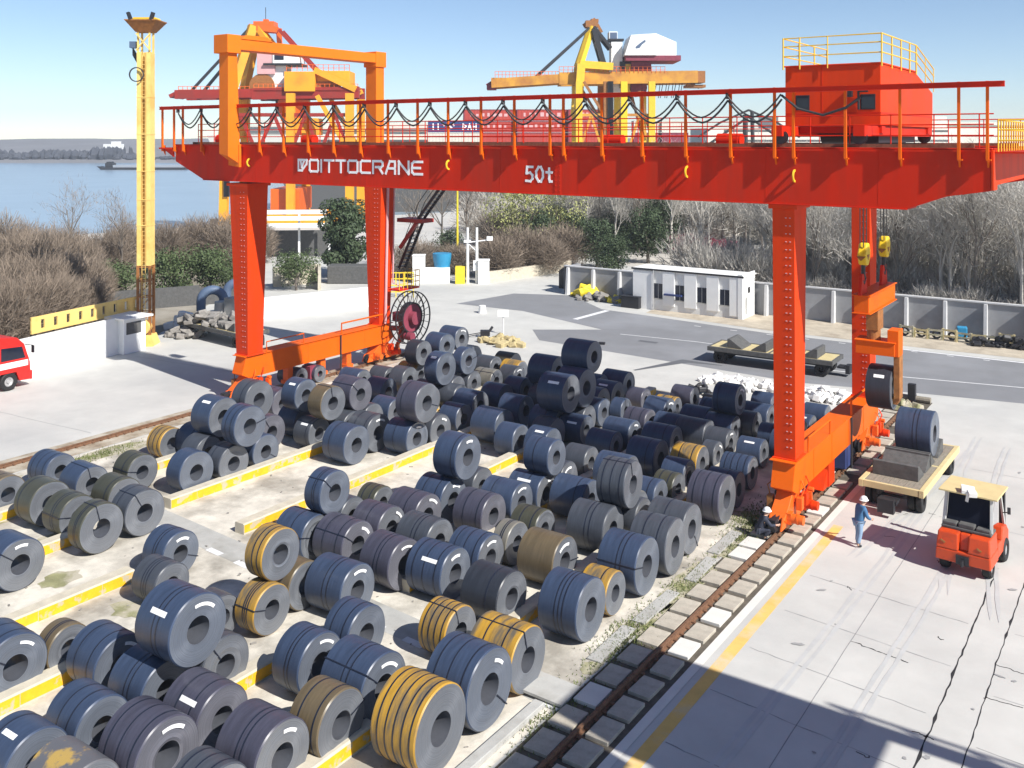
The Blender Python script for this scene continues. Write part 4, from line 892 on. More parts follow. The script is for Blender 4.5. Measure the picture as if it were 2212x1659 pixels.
# cable reel beside the left rear leg
RC = (-40.9, 47.6, 2.9)
b = cb(); b.lathe([(-.28, 1.66), (-.28, 1.72), (-.2, 1.72), (-.2, 1.66)], RC, 'X', 40, True); b.lathe([(.2, 1.66), (.2, 1.72), (.28, 1.72), (.28, 1.66)], RC, 'X', 40, True)
for i in range(20):
    a = 2*math.pi*i/20
    for sx in (-.24, .24): b.tube([(RC[0]+sx, RC[1]+.95*math.cos(a), RC[2]+.95*math.sin(a)), (RC[0]+sx, RC[1]+1.68*math.cos(a), RC[2]+1.68*math.sin(a))], .022, 4)
b.lathe([(-.2, .9), (-.2, 1.0), (.2, 1.0), (.2, .9)], RC, 'X', 32, True)
reel = b.build('cable_reel', M['dark'], crane, smooth=True)
b = cb(); b.cyl(RC, .92, -.16, .16, 'X', 28); b.cyl(RC, .42, .16, .5, 'X', 18); b.box(RC[0]-1.2, RC[0]-.2, RC[1]-.4, RC[1]+.1, RC[2]-.3, RC[2]+.3); b.cyl((RC[0]+.3, RC[1]-.45, RC[2]-1.1), .26, -.3, .3, 'X', 14); b.build('reel_drum', M['maroon'], reel, smooth=True)
b = cb(); b.beam((RC[0]-.6, RC[1]-.3, 1.3), (RC[0]-.6, RC[1], 2.8), .3, .3); b.build('reel_bracket', M['boomred'], crane); b = cb(); b.beam((RC[0]-1.4, 46.9, 2.2), (RC[0], 47.4, 2.2), .25, .3); b.build('reel_bracket', M['boomred'], crane); b = cb(); b.box(RC[0]-.8, RC[0]+.1, 46.4, 48.4, 4.75, 4.85); b.build('reel_platform', RD, crane)
b = cb()
for y in [46.4+i*.4 for i in range(6)]: b.tube([(RC[0]+.1, y, 4.85), (RC[0]+.1, y, 5.95)], .025, 5)
for z in (5.2, 5.55, 5.92): b.tube([(RC[0]+.1, 46.4, z), (RC[0]+.1, 48.4, z)], .022, 5); b.tube([(RC[0]+.1, 48.4, z), (RC[0]-.8, 48.4, z)], .022, 5)
b.build('platform_railing', M['yellow'], crane)
# stairs on the left rear leg
b = cb()
P0, P1, P2 = (-37.9, 47.6, 12.0), (-40.2, 47.6, 9.4), (-41.9, 47.6, 6.0)
for (p, q) in ((P0, P1), (P1, P2)):
    for dy in (0, .62):
        b.beam((p[0], p[1]+dy, p[2]), (q[0], q[1]+dy, q[2]), .05, .2); b.tube([(p[0], p[1]+dy, p[2]+1.0), (q[0], q[1]+dy, q[2]+1.0)], .025, 5)
    for i in range(13):
        t = (i+.5)/13; b.box(p[0]+(q[0]-p[0])*t-.12, p[0]+(q[0]-p[0])*t+.12, p[1], p[1]+.62, p[2]+(q[2]-p[2])*t, p[2]+(q[2]-p[2])*t+.03)
b.build('stairs', M['dark'], crane)
b = cb(); b.box(-41.7, -39.6, 47.2, 48.4, 9.1, 9.35); b.beam((-41.6, 47.4, 7.4), (-40.2, 47.4, 9.1), .2, .2); b.build('stair_landing', M['boomred'], crane)
b = cb(); b.tube([(-41.66, 46.3, 12), (-41.9, 46.3, 2.6)], .09, 8); b.tube([(-41.55, 46.8, 12), (-41.7, 46.8, 5.2), (-41.3, 47.2, 4.9)], .05, 6); b.build('conduit', M['pink'], crane)

# ------------------------------------------------------------------ hoist trolley with its house
TO = (-10.9, 41.8, 14.32)
tr = thing('hoist_trolley', 'red hoist trolley house with two dark windows and yellow roof railing, on the girders', 'crane trolley', TO)
X0, X1, Y0, Y1 = -12.62, -9.02, 37.15, 46.4
b = MB(TO); b.prism([(X0, Y0, 15.0), (X0, Y1, 15.0), (X0, Y1, 16.55), (X0, 42.9, 17.3), (X0, Y0, 17.3)], (X1-X0, 0, 0)); b.box(X0-.04, X1+.04, Y0-.05, 42.95, 17.3, 17.36)
hb = b.build('house', M['half_sunlit_red'], tr, bevel=.015)
b = MB(TO); b.box(X0+.02, X1+.012, Y0-.012, Y1-.1, 15.45, 15.5); b.box(-11.2, -11.18, Y0-.01, Y0-.001, 15.5, 17.28); b.build('trim_strip', RD, hb)
for u, v in ((1734, 222), (1875, 220)):
    x, z = onY(u, v, Y0); b = MB(TO); b.box(x-.27, x+.27, Y0-.022, Y0-.002, z-.29, z+.29); w = b.build('window', M['dark'], tr, bevel=.05); b = MB(TO); b.box(x-.22, x+.22, Y0-.03, Y0-.0225, z-.24, z+.24); b.build('pane', M['glass'], w)
b = MB(TO); b.box(X0, X1, Y0+.2, Y0+.7, 14.72, 14.98); b.box(X0, X1, Y1-.9, Y1-.3, 14.72, 14.98); b.box(X0+.1, X0+.5, 35.3, 46.8, 14.6, 14.98); b.box(X1-.5, X1-.1, 35.3, 46.8, 14.6, 14.98); b.build('trolley_frame', RD, tr)
b = MB(TO); b.cyl((-11.2, 40, 14.75), .45, -.8, .9, 'X', 20); b.box(-10.2, -9.3, 38, 44, 14.35, 14.7); b.cyl((-10.8, 43.5, 14.7), .5, -1.2, 1.2, 'X', 20); b.build('winch_drum', M['dark'], tr, smooth=True)
for x in (X0+.35, X1-.35):
    for y in (35.6, 46.4):
        b = MB(TO); b.lathe([(-.1, .01), (-.1, .27), (-.07, .27), (-.07, .24), (.07, .24), (.07, .27), (.1, .27), (.1, .01)], (x, y, 14.57), 'Y', 18); b.build('trolley_wheel', M['dark'], tr, smooth=True)
b = MB(TO); loop = [(X0-.05, Y0-.1), (X1+.06, Y0-.1), (X1+.06, 42.8)]
for z in (17.72, 18.1, 18.42): b.tube([(X0-.05, 42.8, z), (X0-.05, Y0-.1, z), (X1+.06, Y0-.1, z), (X1+.06, 42.8, z), (X1+.06, Y1, z-.8)], .026, 6)
for p in ((X0-.05, Y0-.1), (X0-.05, 39), (X0-.05, 41), (X0-.05, 42.8), (X1+.06, Y0-.1), (X1+.06, 38.6), (X1+.06, 40.1), (X1+.06, 41.6), (X1+.06, 42.8), (-10.95, Y0-.1), (X0+.6, Y0-.1)): b.tube([(*p, 17.2), (*p, 18.44)], .034 if p[0] != -10.95 else .026, 6)
for y in (44.6, 46.3): b.tube([(X1+.06, y, 17.3-(y-42.8)*.2), (X1+.06, y, 18.4-(y-42.8)*.22)], .02, 6)
b.build('roof_railing', M['yellow'], tr)
b = MB(TO); b.obox((-10.1, Y0-.12, 16.25), (.16, .2, .34)); b.obox((-9.6, Y0-.12, 16.3), (.3, .1, .1)); b.tube([(-9.8, Y0-.1, 16.3), (-9.8, Y0-.06, 15.6)], .05, 6); b.build('cable_clamp', M['dark'], tr)

# hook blocks, lifting beam and coil grab
def hook_block(Y, z, label):
    X = -10.7; o = (X, Y, z); t = thing('hook_block', label, 'hook block', o, 0, 'yellow hook blocks'); b = MB(o)
    b.prism([(X-.16, Y-.36, z-.05), (X-.16, Y-.1, z+.42), (X-.16, Y+.22, z+.42), (X-.16, Y+.42, z+.12), (X-.16, Y+.38, z-.22), (X-.16, Y+.12, z-.52), (X-.16, Y-.16, z-.48)], (.36, 0, 0)); c = b.build('sheave_cover', M['ychrome'], t, bevel=.06)
    b = MB(o); b.prism([(X+.205, Y-.2, z-.05), (X+.205, Y+.2, z-.05), (X+.205, Y, z-.28)], (.006, 0, 0)); b.prism([(X-.2, Y-.362, z-.1), (X+.2, Y-.362, z-.1), (X, Y-.362, z-.3)], (0, -.004, 0)); b.build('warning_mark', M['brownrust'], c)
    for dy in (-.22, .24):
        b = MB(o)
        for dx in (-.07, .07): b.tube([(X+dx, Y+dy, z+.25), (X+dx, Y+dy*1.15, 14.6)], .022, 5)
        b.build('rope', M['ropes'], t)
    b = MB(o); b.tube([(X, Y, z-.45), (X, Y, z-.85), (X, Y+.16, z-1.05), (X, Y+.02, z-1.25), (X, Y-.16, z-1.1)], [.09, .09, .09, .08, .04], 8); b.build('hook', M['dark'], t, smooth=True)
    return t
hook_block(41.2, 9.75, 'yellow hook block in front of the red crane leg, nearer of two'); hook_block(44.6, 9.75, 'yellow hook block seen against the grey wood, farther of two')
LO = (-10.7, 43.1, 8.03); lb = thing('lifting_beam', 'orange lifting beam with a grab holding the hanging coil', 'lifting beam', LO)
b = MB(LO); b.box(-11.0, -10.4, 40.9, 45.4, 7.3, 8.0); b.box(-11.08, -10.32, 40.85, 45.45, 8.0, 8.04); b.box(-11.08, -10.32, 40.85, 45.45, 7.26, 7.3); b.build('spreader', SUNRED, lb, bevel=.012)
b = MB(LO)
for y in (41.2, 44.6): b.prism([(-10.78, y-.5, 8.04), (-10.78, y-.28, 8.9), (-10.78, y+.28, 8.9), (-10.78, y+.5, 8.04)], (.12, 0, 0))
b.build('suspension_lug', RD, lb)
b = MB(LO); b.box(-10.95, -10.45, 42.6, 43.5, 6.3, 7.26); b.cyl((-10.7, 42.9, 0), .28, 5.7, 6.3, 'Z', 18); b.build('swivel', M['brownrust'], lb, bevel=.02)
b = MB(LO); b.box(-11.35, -9.75, 42.45, 43.35, 5.3, 5.85); b.box(-11.4, -9.7, 42.4, 43.4, 5.85, 5.9); b.box(-10.05, -9.6, 42.5, 43.3, 5.3, 6.4); b.build('cross_head', SUNRED, lb, bevel=.015)
b = MB(LO); b.box(-9.82, -9.58, 42.6, 43.2, 3.5, 5.3); b.prism([(-9.82, 42.65, 3.5), (-9.58, 42.65, 3.5), (-9.7, 42.65, 3.25), (-11.0, 42.65, 3.38), (-11.0, 42.65, 3.62)], (0, .5, 0)); b.build('grab_arm', M['brownrust'], lb, bevel=.01)

# neighbouring crane to the right of the viewpoint (out of the frame; it casts the shadow at the lower right)
NO = (16, 20, 0); nb = thing('gantry_crane', 'neighbouring red gantry crane standing beside the viewpoint at the right', 'gantry crane', NO)
b = MB(NO); b.box(2.6, 7.9, 17.4, 21.6, 12.2, 14.1); b.box(7.9, 11.8, 21.2, 21.6, 13.5, 14.1); b.box(11.8, 34, 17.4, 21.6, 12.2, 14.1); b.build('girder', RD, nb)
b = MB(NO); b.box(2.6, 34, 8.6, 10.0, 12.2, 14.1); b.build('girder', RD, nb)
b = MB(NO); b.box(2.6, 3.6, 10.1, 17.1, 12.6, 14.0); b.box(5.6, 6.5, 10.1, 17.1, 13.0, 14.0); b.box(3.6, 5.6, 12.0, 14.0, 13.2, 13.3); b.box(3.6, 5.6, 15.2, 16.6, 13.2, 13.3); b.build('end_beam', RD, nb)
b = MB(NO)
x = 9.5
while x < 34: b.box(x, x+.16, 21.5, 21.55, 14.1, 15.2); x += 1.5
b.box(9.5, 34, 21.48, 21.6, 15.1, 15.2); b.build('walkway_railing', RD, nb)
for y in (19.9, 8.6):
    b = MB(NO); b.box(28, 29, y, y+1.3, 0, 12.2); b.build('leg', RD, nb)
# ------------------------------------------------------------------ steel coils
def coil_mesh(b, R, L, seg=52):
    rh = R*.385
    jit = [RNG.uniform(-.022, .016) for _ in range(5)]
    prof = [(-L, rh, 0), (-L+jit[4]*.5, R*.7, 1), (-L, R-.035, 1), (-L+.03, R, 1), (-L*.5, R+.004, 0), (-.03, R, 0), (0, R-.03, 0), (jit[0], R*.86, 1), (jit[1], R*.74, 1), (jit[2], R*.6, 1), (jit[3], R*.47, 1), (-.01, rh, 1), (-L*.5, rh*.995, 2)]
    rings = []; rad = []
    for t, r, k in prof:
        rings.append([b.V((t, r*math.cos(2*math.pi*j/seg), R+r*math.sin(2*math.pi*j/seg))) for j in range(seg)]); rad += [r]*seg
    n = len(prof)
    for i in range(n):
        A = rings[i]; B = rings[(i+1) % n]
        b.k = {0: 1, 1: 1, 2: 0, 3: 0, 4: 0, 5: 0, 6: 1, 7: 1, 8: 1, 9: 1, 10: 1, 11: 2, 12: 2}[i]
        for j in range(seg): b.F((A[j], A[(j+1) % seg], B[(j+1) % seg], B[j]))
    b.k = 0; return rad
M['bore'] = mat('coil_bore_steel', (.075, .08, .095), rough=.55, var=.15, sc=3)
NUM = {0: 'no', 1: 'one', 2: 'two', 3: 'three', 4: 'four', 5: 'five'}
def make_coil(loc, R, L, col, nb, fl, label, group, seed, seg=52):
    rng = random.Random(seed); b = MB(); rad = coil_mesh(b, R, L, seg)
    fi = {'B': 1, 'P': 2}.get(col, 0)
    o = b.build('steel_coil', [SKIN[col], FACE[fi if rng.random() < .75 else 0], M['bore']], smooth=True, ang=32)
    a = o.data.attributes.new('rad', 'FLOAT', 'POINT'); a.data.foreach_set('value', rad)
    o.location = loc; o.rotation_euler = (0, 0, rng.gauss(0, .018)); tag(o, label, 'steel coil', group)
    xs = {0: [], 1: [rng.uniform(.2, .8)], 2: [rng.uniform(.15, .3), rng.uniform(.55, .72)], 3: [.18, .5, .8], 4: [.15, .38, .6, .82], 5: [.12, .3, .48, .66, .84]}[nb]
    if nb == 2 and rng.random() < .35: xs = [.38, .5]
    if nb == 3 and rng.random() < .35: xs = [.36, .46, .56]
    for f in xs:
        s = MB(); x = -L*f; w = .02; s.lathe([(x-w, R-.004), (x-w, R+.009), (x+w, R+.009), (x+w, R-.004)], (0, 0, R), 'X', seg); s.build('strap', M['strap'], o, smooth=True)
    if 'T' in fl:
        ph = R_(rng.uniform(100, 172)) if rng.random() < .62 else R_(rng.uniform(-60, 20)); c, q = math.cos(ph), math.sin(ph); s = MB(); e = R+.012
        s.beam((.014, c*R*.40, R+q*R*.40), (.014, c*e, R+q*e), .03, .012, (1, 0, 0)); s.beam((.02, c*e, R+q*e), (-L-.01, c*e, R+q*e), .03, .012, (0, c, q)); s.build('eye_strap', M['strap'], o)
    if 'L' in fl:
        a0 = rng.uniform(25, 70); a1 = a0+rng.uniform(34, 64); s = MB(); n = 10; r0 = R*rng.uniform(.62, .69); r1 = r0+R*rng.uniform(.085, .12)  # white arc laid over the coil's end face
        for i in range(n):
            p, q = R_(a0+(a1-a0)*i/n), R_(a0+(a1-a0)*(i+1)/n)
            s.poly([(.02, r*math.cos(t), R+r*math.sin(t)) for r, t in ((r0, p), (r1, p), (r1, q), (r0, q))])
        s.build('white_patch', M['coilwhite'], o)
    if 'S' in fl:
        a0 = rng.uniform(108, 140); s = MB(); x0 = -L*rng.uniform(.15, .3); x1 = x0-L*.42  # white strip laid along the coil body
        for i in range(4):
            p, q = R_(a0+i*2.2), R_(a0+(i+1)*2.2); e = R+.014
            s.poly([(x0, e*math.cos(p), R+e*math.sin(p)), (x1, e*math.cos(p), R+e*math.sin(p)), (x1, e*math.cos(q), R+e*math.sin(q)), (x0, e*math.cos(q), R+e*math.sin(q))])
        s.build('white_patch', M['coilwhite'], o)
    return o
ROWX = [-13.9, -16.25, -18.4, -20.4, -22.6, -24.6, -26.8, -28.6, -30.6, -32.5, -34.8, -36.4, -37.9, -42.0]
cl = {}
for i, c in enumerate(COILS):
    r = min(range(len(ROWX)), key=lambda k: abs(ROWX[k]-c[0])); cl.setdefault((r, c[8]), []).append(i)
LAB = {}
for (r, lv), ids in cl.items():
    ids.sort(key=lambda i: COILS[i][1])
    for n, i in enumerate(ids):
        c = COILS[i]; nm = CS[c[5]][1]; band = ' %s-band' % NUM[c[6]] if c[6] else (' white-patched' if c[7] in ('L', 'S', 'LS') else ' plain')
        if lv == 1: LAB[i] = '%s%s coil, %s from front in %s row from right rail' % (nm, band, ORD[n], ORD[r])
        else: LAB[i] = '%s%s coil stacked %s %s row from right rail, %s such from front' % (nm, band, 'atop' if lv == 2 else 'highest on', ORD[r], ORD[n])
for i, (x, y, z, R, L, col, nb, fl, lv) in enumerate(COILS):
    make_coil((x, y, z-R+.006), R, L, col, nb, fl, LAB[i], 'steel coils stored in rows on the yard', 400+i, 56 if y < 34 else 40)
make_coil((-9.88, 43.1, 3.86-.93), .93, 1.02, 'D', 0, 'S', 'dark steel coil hanging from the orange lifting beam', None, 4, 48)

# ------------------------------------------------------------------ flatbed trailers
def trailer(name, label, loc, rotz, L=8.2, W=2.5, group='flatbed trailers with saddle blocks', fm='trailer', dm='timber'):
    """local: x across, y along; origin on the ground under its centre"""
    t = thing(name, label, 'trailer', loc, rotz, group); b = MB()
    for s in (-1, 1): b.box(s*W/2-.09, s*W/2+.09, -L/2, L/2, .78, 1.06)
    for y in (-L/2+.08, L/2-.08, 0): b.box(-W/2+.1, W/2-.1, y-.07, y+.07, .80, 1.05)
    b.build('frame', M[fm], t, bevel=.012)
    b = MB(); n = 7
    for i in range(n):
        x0 = -W/2+.1+i*(W-.2)/n; b.box(x0+.008, x0+(W-.2)/n-.008, -L/2+.16, L/2-.16, 1.0, 1.04)
    b.build('deck', M[dm], t)
    b = MB()
    for s in (-.5, .5): b.box(s-.07, s+.07, -L/2+.2, L/2-.2, .55, .98)
    b.build('chassis', M['dark'], t)
    for y in (-L/2+.75, L/2-.75):
        b = MB(); b.cyl((0, y, .42), .06, -1.0, 1.0, 'X', 8); ax = b.build('axle', M['dark'], t)
        for x in (-.95, -.66, .66, .95):
            b = MB(); b.lathe([(-.12, .16), (-.13, .37), (-.09, .42), (.09, .42), (.13, .37), (.12, .16)], (x, y, .42), 'X', 22, True); w = b.build('wheel', M['black'], ax, smooth=True)
    b = MB(); b.box(-.35, .35, -L/2-.55, -L/2-.02, .5, .62); b.box(-.3, .3, -L/2-.75, -L/2-.5, .2, .72); b.build('drawbar', M['dark'], t)
    for k, y in enumerate((-L/2+1.5, -L/2+2.7, L/2-3.3, L/2-1.75)):
        b = MB(); s = 1 if k % 2 == 0 else -1
        b.prism([(-.95, y-.5*s, 1.045), (-.95, y+.5*s, 1.045), (-.95, y+.42*s, 1.13), (-.95, y-.32*s, 1.62), (-.95, y-.5*s, 1.62)], (1.75, 0, 0)); b.build('saddle_block', M['saddle'], t, bevel=.02)
    return t
tb = trailer('flatbed_trailer', 'cream flatbed trailer beside the right crane rail, carrying one dark coil', (-9.06, 42.4, 0), R_(-1), 6.7, 2.25)
make_coil((-8.35, 43.45, 1.14), .93, 1.42, 'B', 2, '', 'dark blue-grey coil riding on the cream flatbed trailer', None, 5, 48)
t2x, t2y = G(1672, 792)
td = trailer('flatbed_trailer', 'empty dark flatbed trailer parked at the road edge behind the coil yard', (t2x, t2y, 0), R_(90)+.02, 8.0, 2.3, fm='saddle', dm='trailer')
PILL = mat('forklift_pillar_grey', (.5, .5, .48), rough=.5)
# ------------------------------------------------------------------ forklift
fk = thing('forklift', 'orange-red forklift truck with cream roof seen from behind on the right yard', 'forklift', (-5.8, 34.6, 0), R_(-4))
b = MB(); b.hexa([(-.86, 0, .42), (.86, 0, .42), (.86, 1.1, .42), (-.86, 1.1, .42)], [(-.84, .0, .82), (.84, .0, .82), (.84, 1.1, .82), (-.84, 1.1, .82)])
b.hexa([(-.84, .0, .82), (-.14, .0, .82), (-.14, 1.1, .82), (-.84, 1.1, .82)], [(-.80, .10, 1.36), (-.16, .10, 1.36), (-.16, 1.1, 1.36), (-.80, 1.1, 1.36)])
b.hexa([(.14, .0, .82), (.84, .0, .82), (.84, 1.1, .82), (.14, 1.1, .82)], [(.16, .10, 1.36), (.80, .10, 1.36), (.80, 1.1, 1.36), (.16, 1.1, 1.36)])
b.hexa([(-.14, .16, .82), (.14, .16, .82), (.14, 1.1, .82), (-.14, 1.1, .82)], [(-.16, .3, 1.34), (.16, .3, 1.34), (.16, 1.1, 1.34), (-.16, 1.1, 1.34)])
b.build('counterweight', M['forkred'], fk, bevel=.045)
b = MB(); b.box(-.84, .84, 1.1, 2.7, .45, .95); b.hexa([(.5, 1.5, .95), (.88, 1.5, .95), (.88, 2.6, .95), (.5, 2.6, .95)], [(.55, 1.7, 1.35), (.86, 1.7, 1.35), (.86, 2.3, 1.25), (.55, 2.3, 1.25)]); b.hexa([(-.88, 1.5, .95), (-.5, 1.5, .95), (-.5, 2.6, .95), (-.88, 2.6, .95)], [(-.86, 1.7, 1.35), (-.55, 1.7, 1.35), (-.55, 2.3, 1.25), (-.86, 2.3, 1.25)]); b.build('body', M['forkred'], fk, bevel=.04)
b = MB(); b.box(-.78, .78, .42, 1.1, 1.36, 1.46); b.box(-.74, -.3, .45, .95, 1.46, 1.58); b.box(-.25, .25, .45, .95, 1.46, 1.60); b.box(.3, .74, .45, .95, 1.46, 1.56); b.box(-.5, .5, 1.3, 1.9, .95, 1.45); b.box(-.42, .42, 1.25, 1.42, 1.45, 1.95); b.build('seat', M['saddle'], fk, bevel=.03)
for x in (-.74, .74):
    b = MB(); b.beam((x, .62, 1.42), (x*.94, .86, 2.52), .1, .09); b.build('cab_pillar', PILL, fk, bevel=.01); b = MB(); b.beam((x, 2.45, 1.2), (x*.94, 2.0, 2.52), .08, .08); b.build('cab_pillar', PILL, fk, bevel=.01)
b = MB(); b.poly([(-.68, .70, 1.48), (.68, .70, 1.48), (.64, .88, 2.44), (-.64, .88, 2.44)]); b.build('cab_shade_panel', mat('cab_shade_paint', (.010, .012, .022), rough=.95, spec=.1), fk)  # dark sheet across the cab back, painted as the shade inside
b = MB(); b.box(-.92, .92, .62, 2.25, 2.52, 2.58); b.build('roof', mat('cream_cab_roof', (.62, .50, .25), rough=.6, var=.08), fk, bevel=.015)
b = MB(); b.box(-.2, .2, .55, 1.0, 2.581, 2.6); b.obox((-.02, .8, 2.66), (.42, .5, .12), .3, .1, .1); b.obox((.16, .58, 2.64), (.26, .25, .16), .5, .2, 0); b.obox((.02, .56, 2.5), (.1, .04, .34), 0, .15, .2); o = b.build('white_lump', M['sack'], fk, bevel=.04)  # white crumpled lump on the cab roof
for x in (-.62, .62):
    b = MB(); b.box(x-.09, x+.09, 2.7, 2.86, .2, 2.3); b.build('mast_rail', M['dark'], fk)
    b = MB(); b.box(x*.5-.07, x*.5+.07, 2.9, 4.0, .12, .18); b.box(x*.5-.07, x*.5+.07, 2.86, 2.92, .12, .7); b.build('fork', M['dark'], fk)
for x, y, r in ((-.74, 2.25, .4), (.74, 2.25, .4), (-.66, .55, .32), (.66, .55, .32)):
    b = MB(); b.lathe([(-.13, r*.5), (-.14, r*.9), (-.1, r), (.1, r), (.14, r*.9), (.13, r*.5)], (x, y, r), 'X', 22, True); w = b.build('wheel', M['black'], fk, smooth=True)
    b = MB(); b.cyl((x, y, r), r*.5, -.1, .1, 'X', 16); b.build('rim', M['rim'], w)
b = MB(); b.obox((1.0, 1.95, 1.85), (.1, .06, .22), .3); b.beam((.78, 2.1, 1.7), (1.0, 1.97, 1.8), .03, .03); b.build('mirror', M['dark'], fk)
b = MB(); b.box(-.2, .2, -.06, .0, .42, .72); b.cyl((0, -.1, .5), .06, -.1, .1, 'Z', 10); b.build('tow_pin', M['dark'], fk)
for x, z in ((-.62, 1.05), (.5, 1.02)):
    b = MB(); b.obox((x, .025, z), (.16, .03, .055), 0, -.18, .5); b.build('vent_slot', M['brownrust'], fk)
# ------------------------------------------------------------------ red truck at the left edge
tk = thing('truck', 'red truck cab at the left edge, parked along the white wall', 'truck', (-56.3, 28.35, 0), R_(4))
b = MB(); pr = [(1.95, .75), (1.9, 1.45), (1.55, 2.55), (1.1, 2.98), (.2, 3.12), (-.9, 3.12), (-1.0, .95), (-.35, .95), (-.25, .62), (.1, 1.08), (.6, 1.18), (1.05, 1.0), (1.25, .45), (1.9, .42)]
b.prism([(-1.15, p[0], p[1]) for p in pr], (2.3, 0, 0)); b.build('cab', M['truck'], tk, bevel=.06)
b = MB(); b.prism([(1.153, .12, 1.75), (1.153, 1.58, 1.75), (1.153, 1.38, 2.42), (1.153, .12, 2.5)], (.01, 0, 0)); b.build('side_window', M['glass'], tk)
b = MB(); b.poly([(-1.05, 1.89, 1.62), (1.05, 1.89, 1.62), (1.0, 1.60, 2.48), (-1.0, 1.60, 2.48)]); b.build('windscreen', M['glass'], tk)
b = MB(); b.box(1.153, 1.165, -.1, 1.75, 1.28, 1.62); b.build('white_stripe', M['white'], tk)
b = MB(); b.prism([(1.153, .05, 1.02), (1.153, 1.62, 1.02), (1.153, 1.66, 1.74), (1.153, .05, 1.74)], (.004, 0, 0)); b.build('door', M['truck'], tk)
b = MB(); b.box(-1.12, 1.12, 1.9, 2.06, .4, .92); b.build('bumper', M['truck'], tk, bevel=.04)
b = MB(); b.obox((1.32, 1.95, 2.2), (.2, .08, .42)); b.beam((1.1, 1.6, 2.5), (1.34, 1.95, 2.42), .04, .04); b.build('mirror', M['dark'], tk)
b = MB(); b.box(-.45, .45, -6.5, .2, .7, 1.0); b.box(-1.2, 1.2, -6.8, -1.1, 1.05, 2.6); b.build('load_bed', M['truck'], tk)
for x in (-.98, .98):
    for y in (.62, -4.6):
        b = MB(); b.lathe([(-.16, .28), (-.17, .46), (-.12, .52), (.12, .52), (.17, .46), (.16, .28)], (x, y, .52), 'X', 26, True); w = b.build('wheel', M['black'], tk, smooth=True)
        b = MB(); b.lathe([(-.1, .01), (-.1, .3), (.1, .3), (.12, .22), (.05, .12), (.14, .1), (.14, .01)], (x, y, .52), 'X', 20); b.build('rim', M['rim'], w, smooth=True)
b = MB(); b.prism([(-1.1, 1.4, 1.2), (-1.1, 1.75, 1.2), (-1.1, 1.75, .95), (-1.1, 1.4, .95)], (2.24, 0, 0)); b.build('headlight', M['white'], tk)

# ------------------------------------------------------------------ people
def skin_body(name, verts, edges, rad, m, parent=None, sub=2):
    me = bpy.data.meshes.new(name); me.from_pydata(verts, edges, []); me.materials.append(m)
    o = bpy.data.objects.new(name, me); C.objects.link(o)
    if parent is not None: o.parent = parent
    md = o.modifiers.new('skin', 'SKIN'); md.use_smooth_shade = True
    for i, s in enumerate(me.skin_vertices[0].data):
        r = rad[i]; s.radius = r if isinstance(r, tuple) else (r, r); s.use_root = (i == 0)
    sb = o.modifiers.new('sub', 'SUBSURF'); sb.levels = sub; sb.render_levels = sub
    return o
def person(label, loc, rotz, J, jacket, trousers, helmet):
    """J: joint dict in metres, facing local +Y; every limb listed root to tip"""
    V = []; E = []; Rd = []
    def add(p, r, par=None):
        V.append(p); Rd.append(r)
        if par is not None: E.append((par, len(V)-1))
        return len(V)-1
    pel = add(J['pelvis'], (.15, .12)); ch = add(J['chest'], (.17, .125), pel); nk = add(J['neck'], .06, ch); hd0 = add(J['chin'], (.07, .085), nk); hd = add(J['head'], (.085, .105), hd0)
    top = add(J['crown'], (.05, .06), hd); nose = add(J['nose'], .018, hd)
    for s in ('l', 'r'):
        sh = add(J['sh'+s], .062, ch); el = add(J['el'+s], .046, sh); wr = add(J['wr'+s], .032, el); pm = add(J['pm'+s], (.042, .022), wr)
        w = Vector(J['pm'+s]); d = (w-Vector(J['wr'+s])).normalized(); sd = d.cross(Vector((1, 0, 0)))
        if sd.length < .2: sd = d.cross(Vector((0, 1, 0)))
        sd.normalize()
        for k, ln in ((-1.5, .066), (-.5, .08), (.5, .078), (1.5, .06)):
            a = add(tuple(w+d*.035+sd*.019*k), .0095, pm); add(tuple(w+d*(.035+ln*.6)+sd*.02*k), .009, a)
        a = add(tuple(w-d*.02+sd*.045), .011, pm); add(tuple(w+d*.03+sd*.062), .009, a)
        hp = add(J['hp'+s], .098, pel); kn = add(J['kn'+s], .062, hp); an = add(J['an'+s], .042, kn); add(J['to'+s], .036, an)
    o = skin_body('person', V, E, Rd, M['skin']); o.location = loc; o.rotation_euler = (0, 0, rotz); tag(o, label, 'person')
    def garment(name, chain, m):
        vv = []; ee = []; rr = []; ix = {}
        for ln in chain:
            pr = None
            for k, r in ln:
                if k not in ix: ix[k] = len(vv); vv.append(J[k] if isinstance(k, str) else k); rr.append(r)
                if pr is not None: ee.append((pr, ix[k]))
                pr = ix[k]
        return skin_body(name, vv, ee, rr, m, o)
    garment('jacket', [[('chest', (.205, .155)), ('waist', (.19, .15)), ('hem', (.20, .165))], [('chest', 0), ('collar', .085)], [('chest', 0), ('shl', .085), ('ell', .066), ('cufl', .052)], [('chest', 0), ('shr', .085), ('elr', .066), ('cufr', .052)]], jacket)
    garment('trousers', [[('pelvis', (.165, .135)), ('hpl', .112), ('knl', .085), ('hml', .072)], [('pelvis', 0), ('hpr', .112), ('knr', .085), ('hmr', .072)]], trousers)
    for s in ('l', 'r'): garment('shoe', [[('an'+s, .055), ('to'+s, .048)]], M['dark'])
    b = MB(); c = J['head']; b.lathe([(0.02, .168), (.03, .135), (.08, .128), (.125, .10), (.155, .05), (.162, .001)], (c[0], c[1]-.01, c[2]+.015), 'Z', 18); b.build('helmet', helmet, o, smooth=True, ang=60); return o
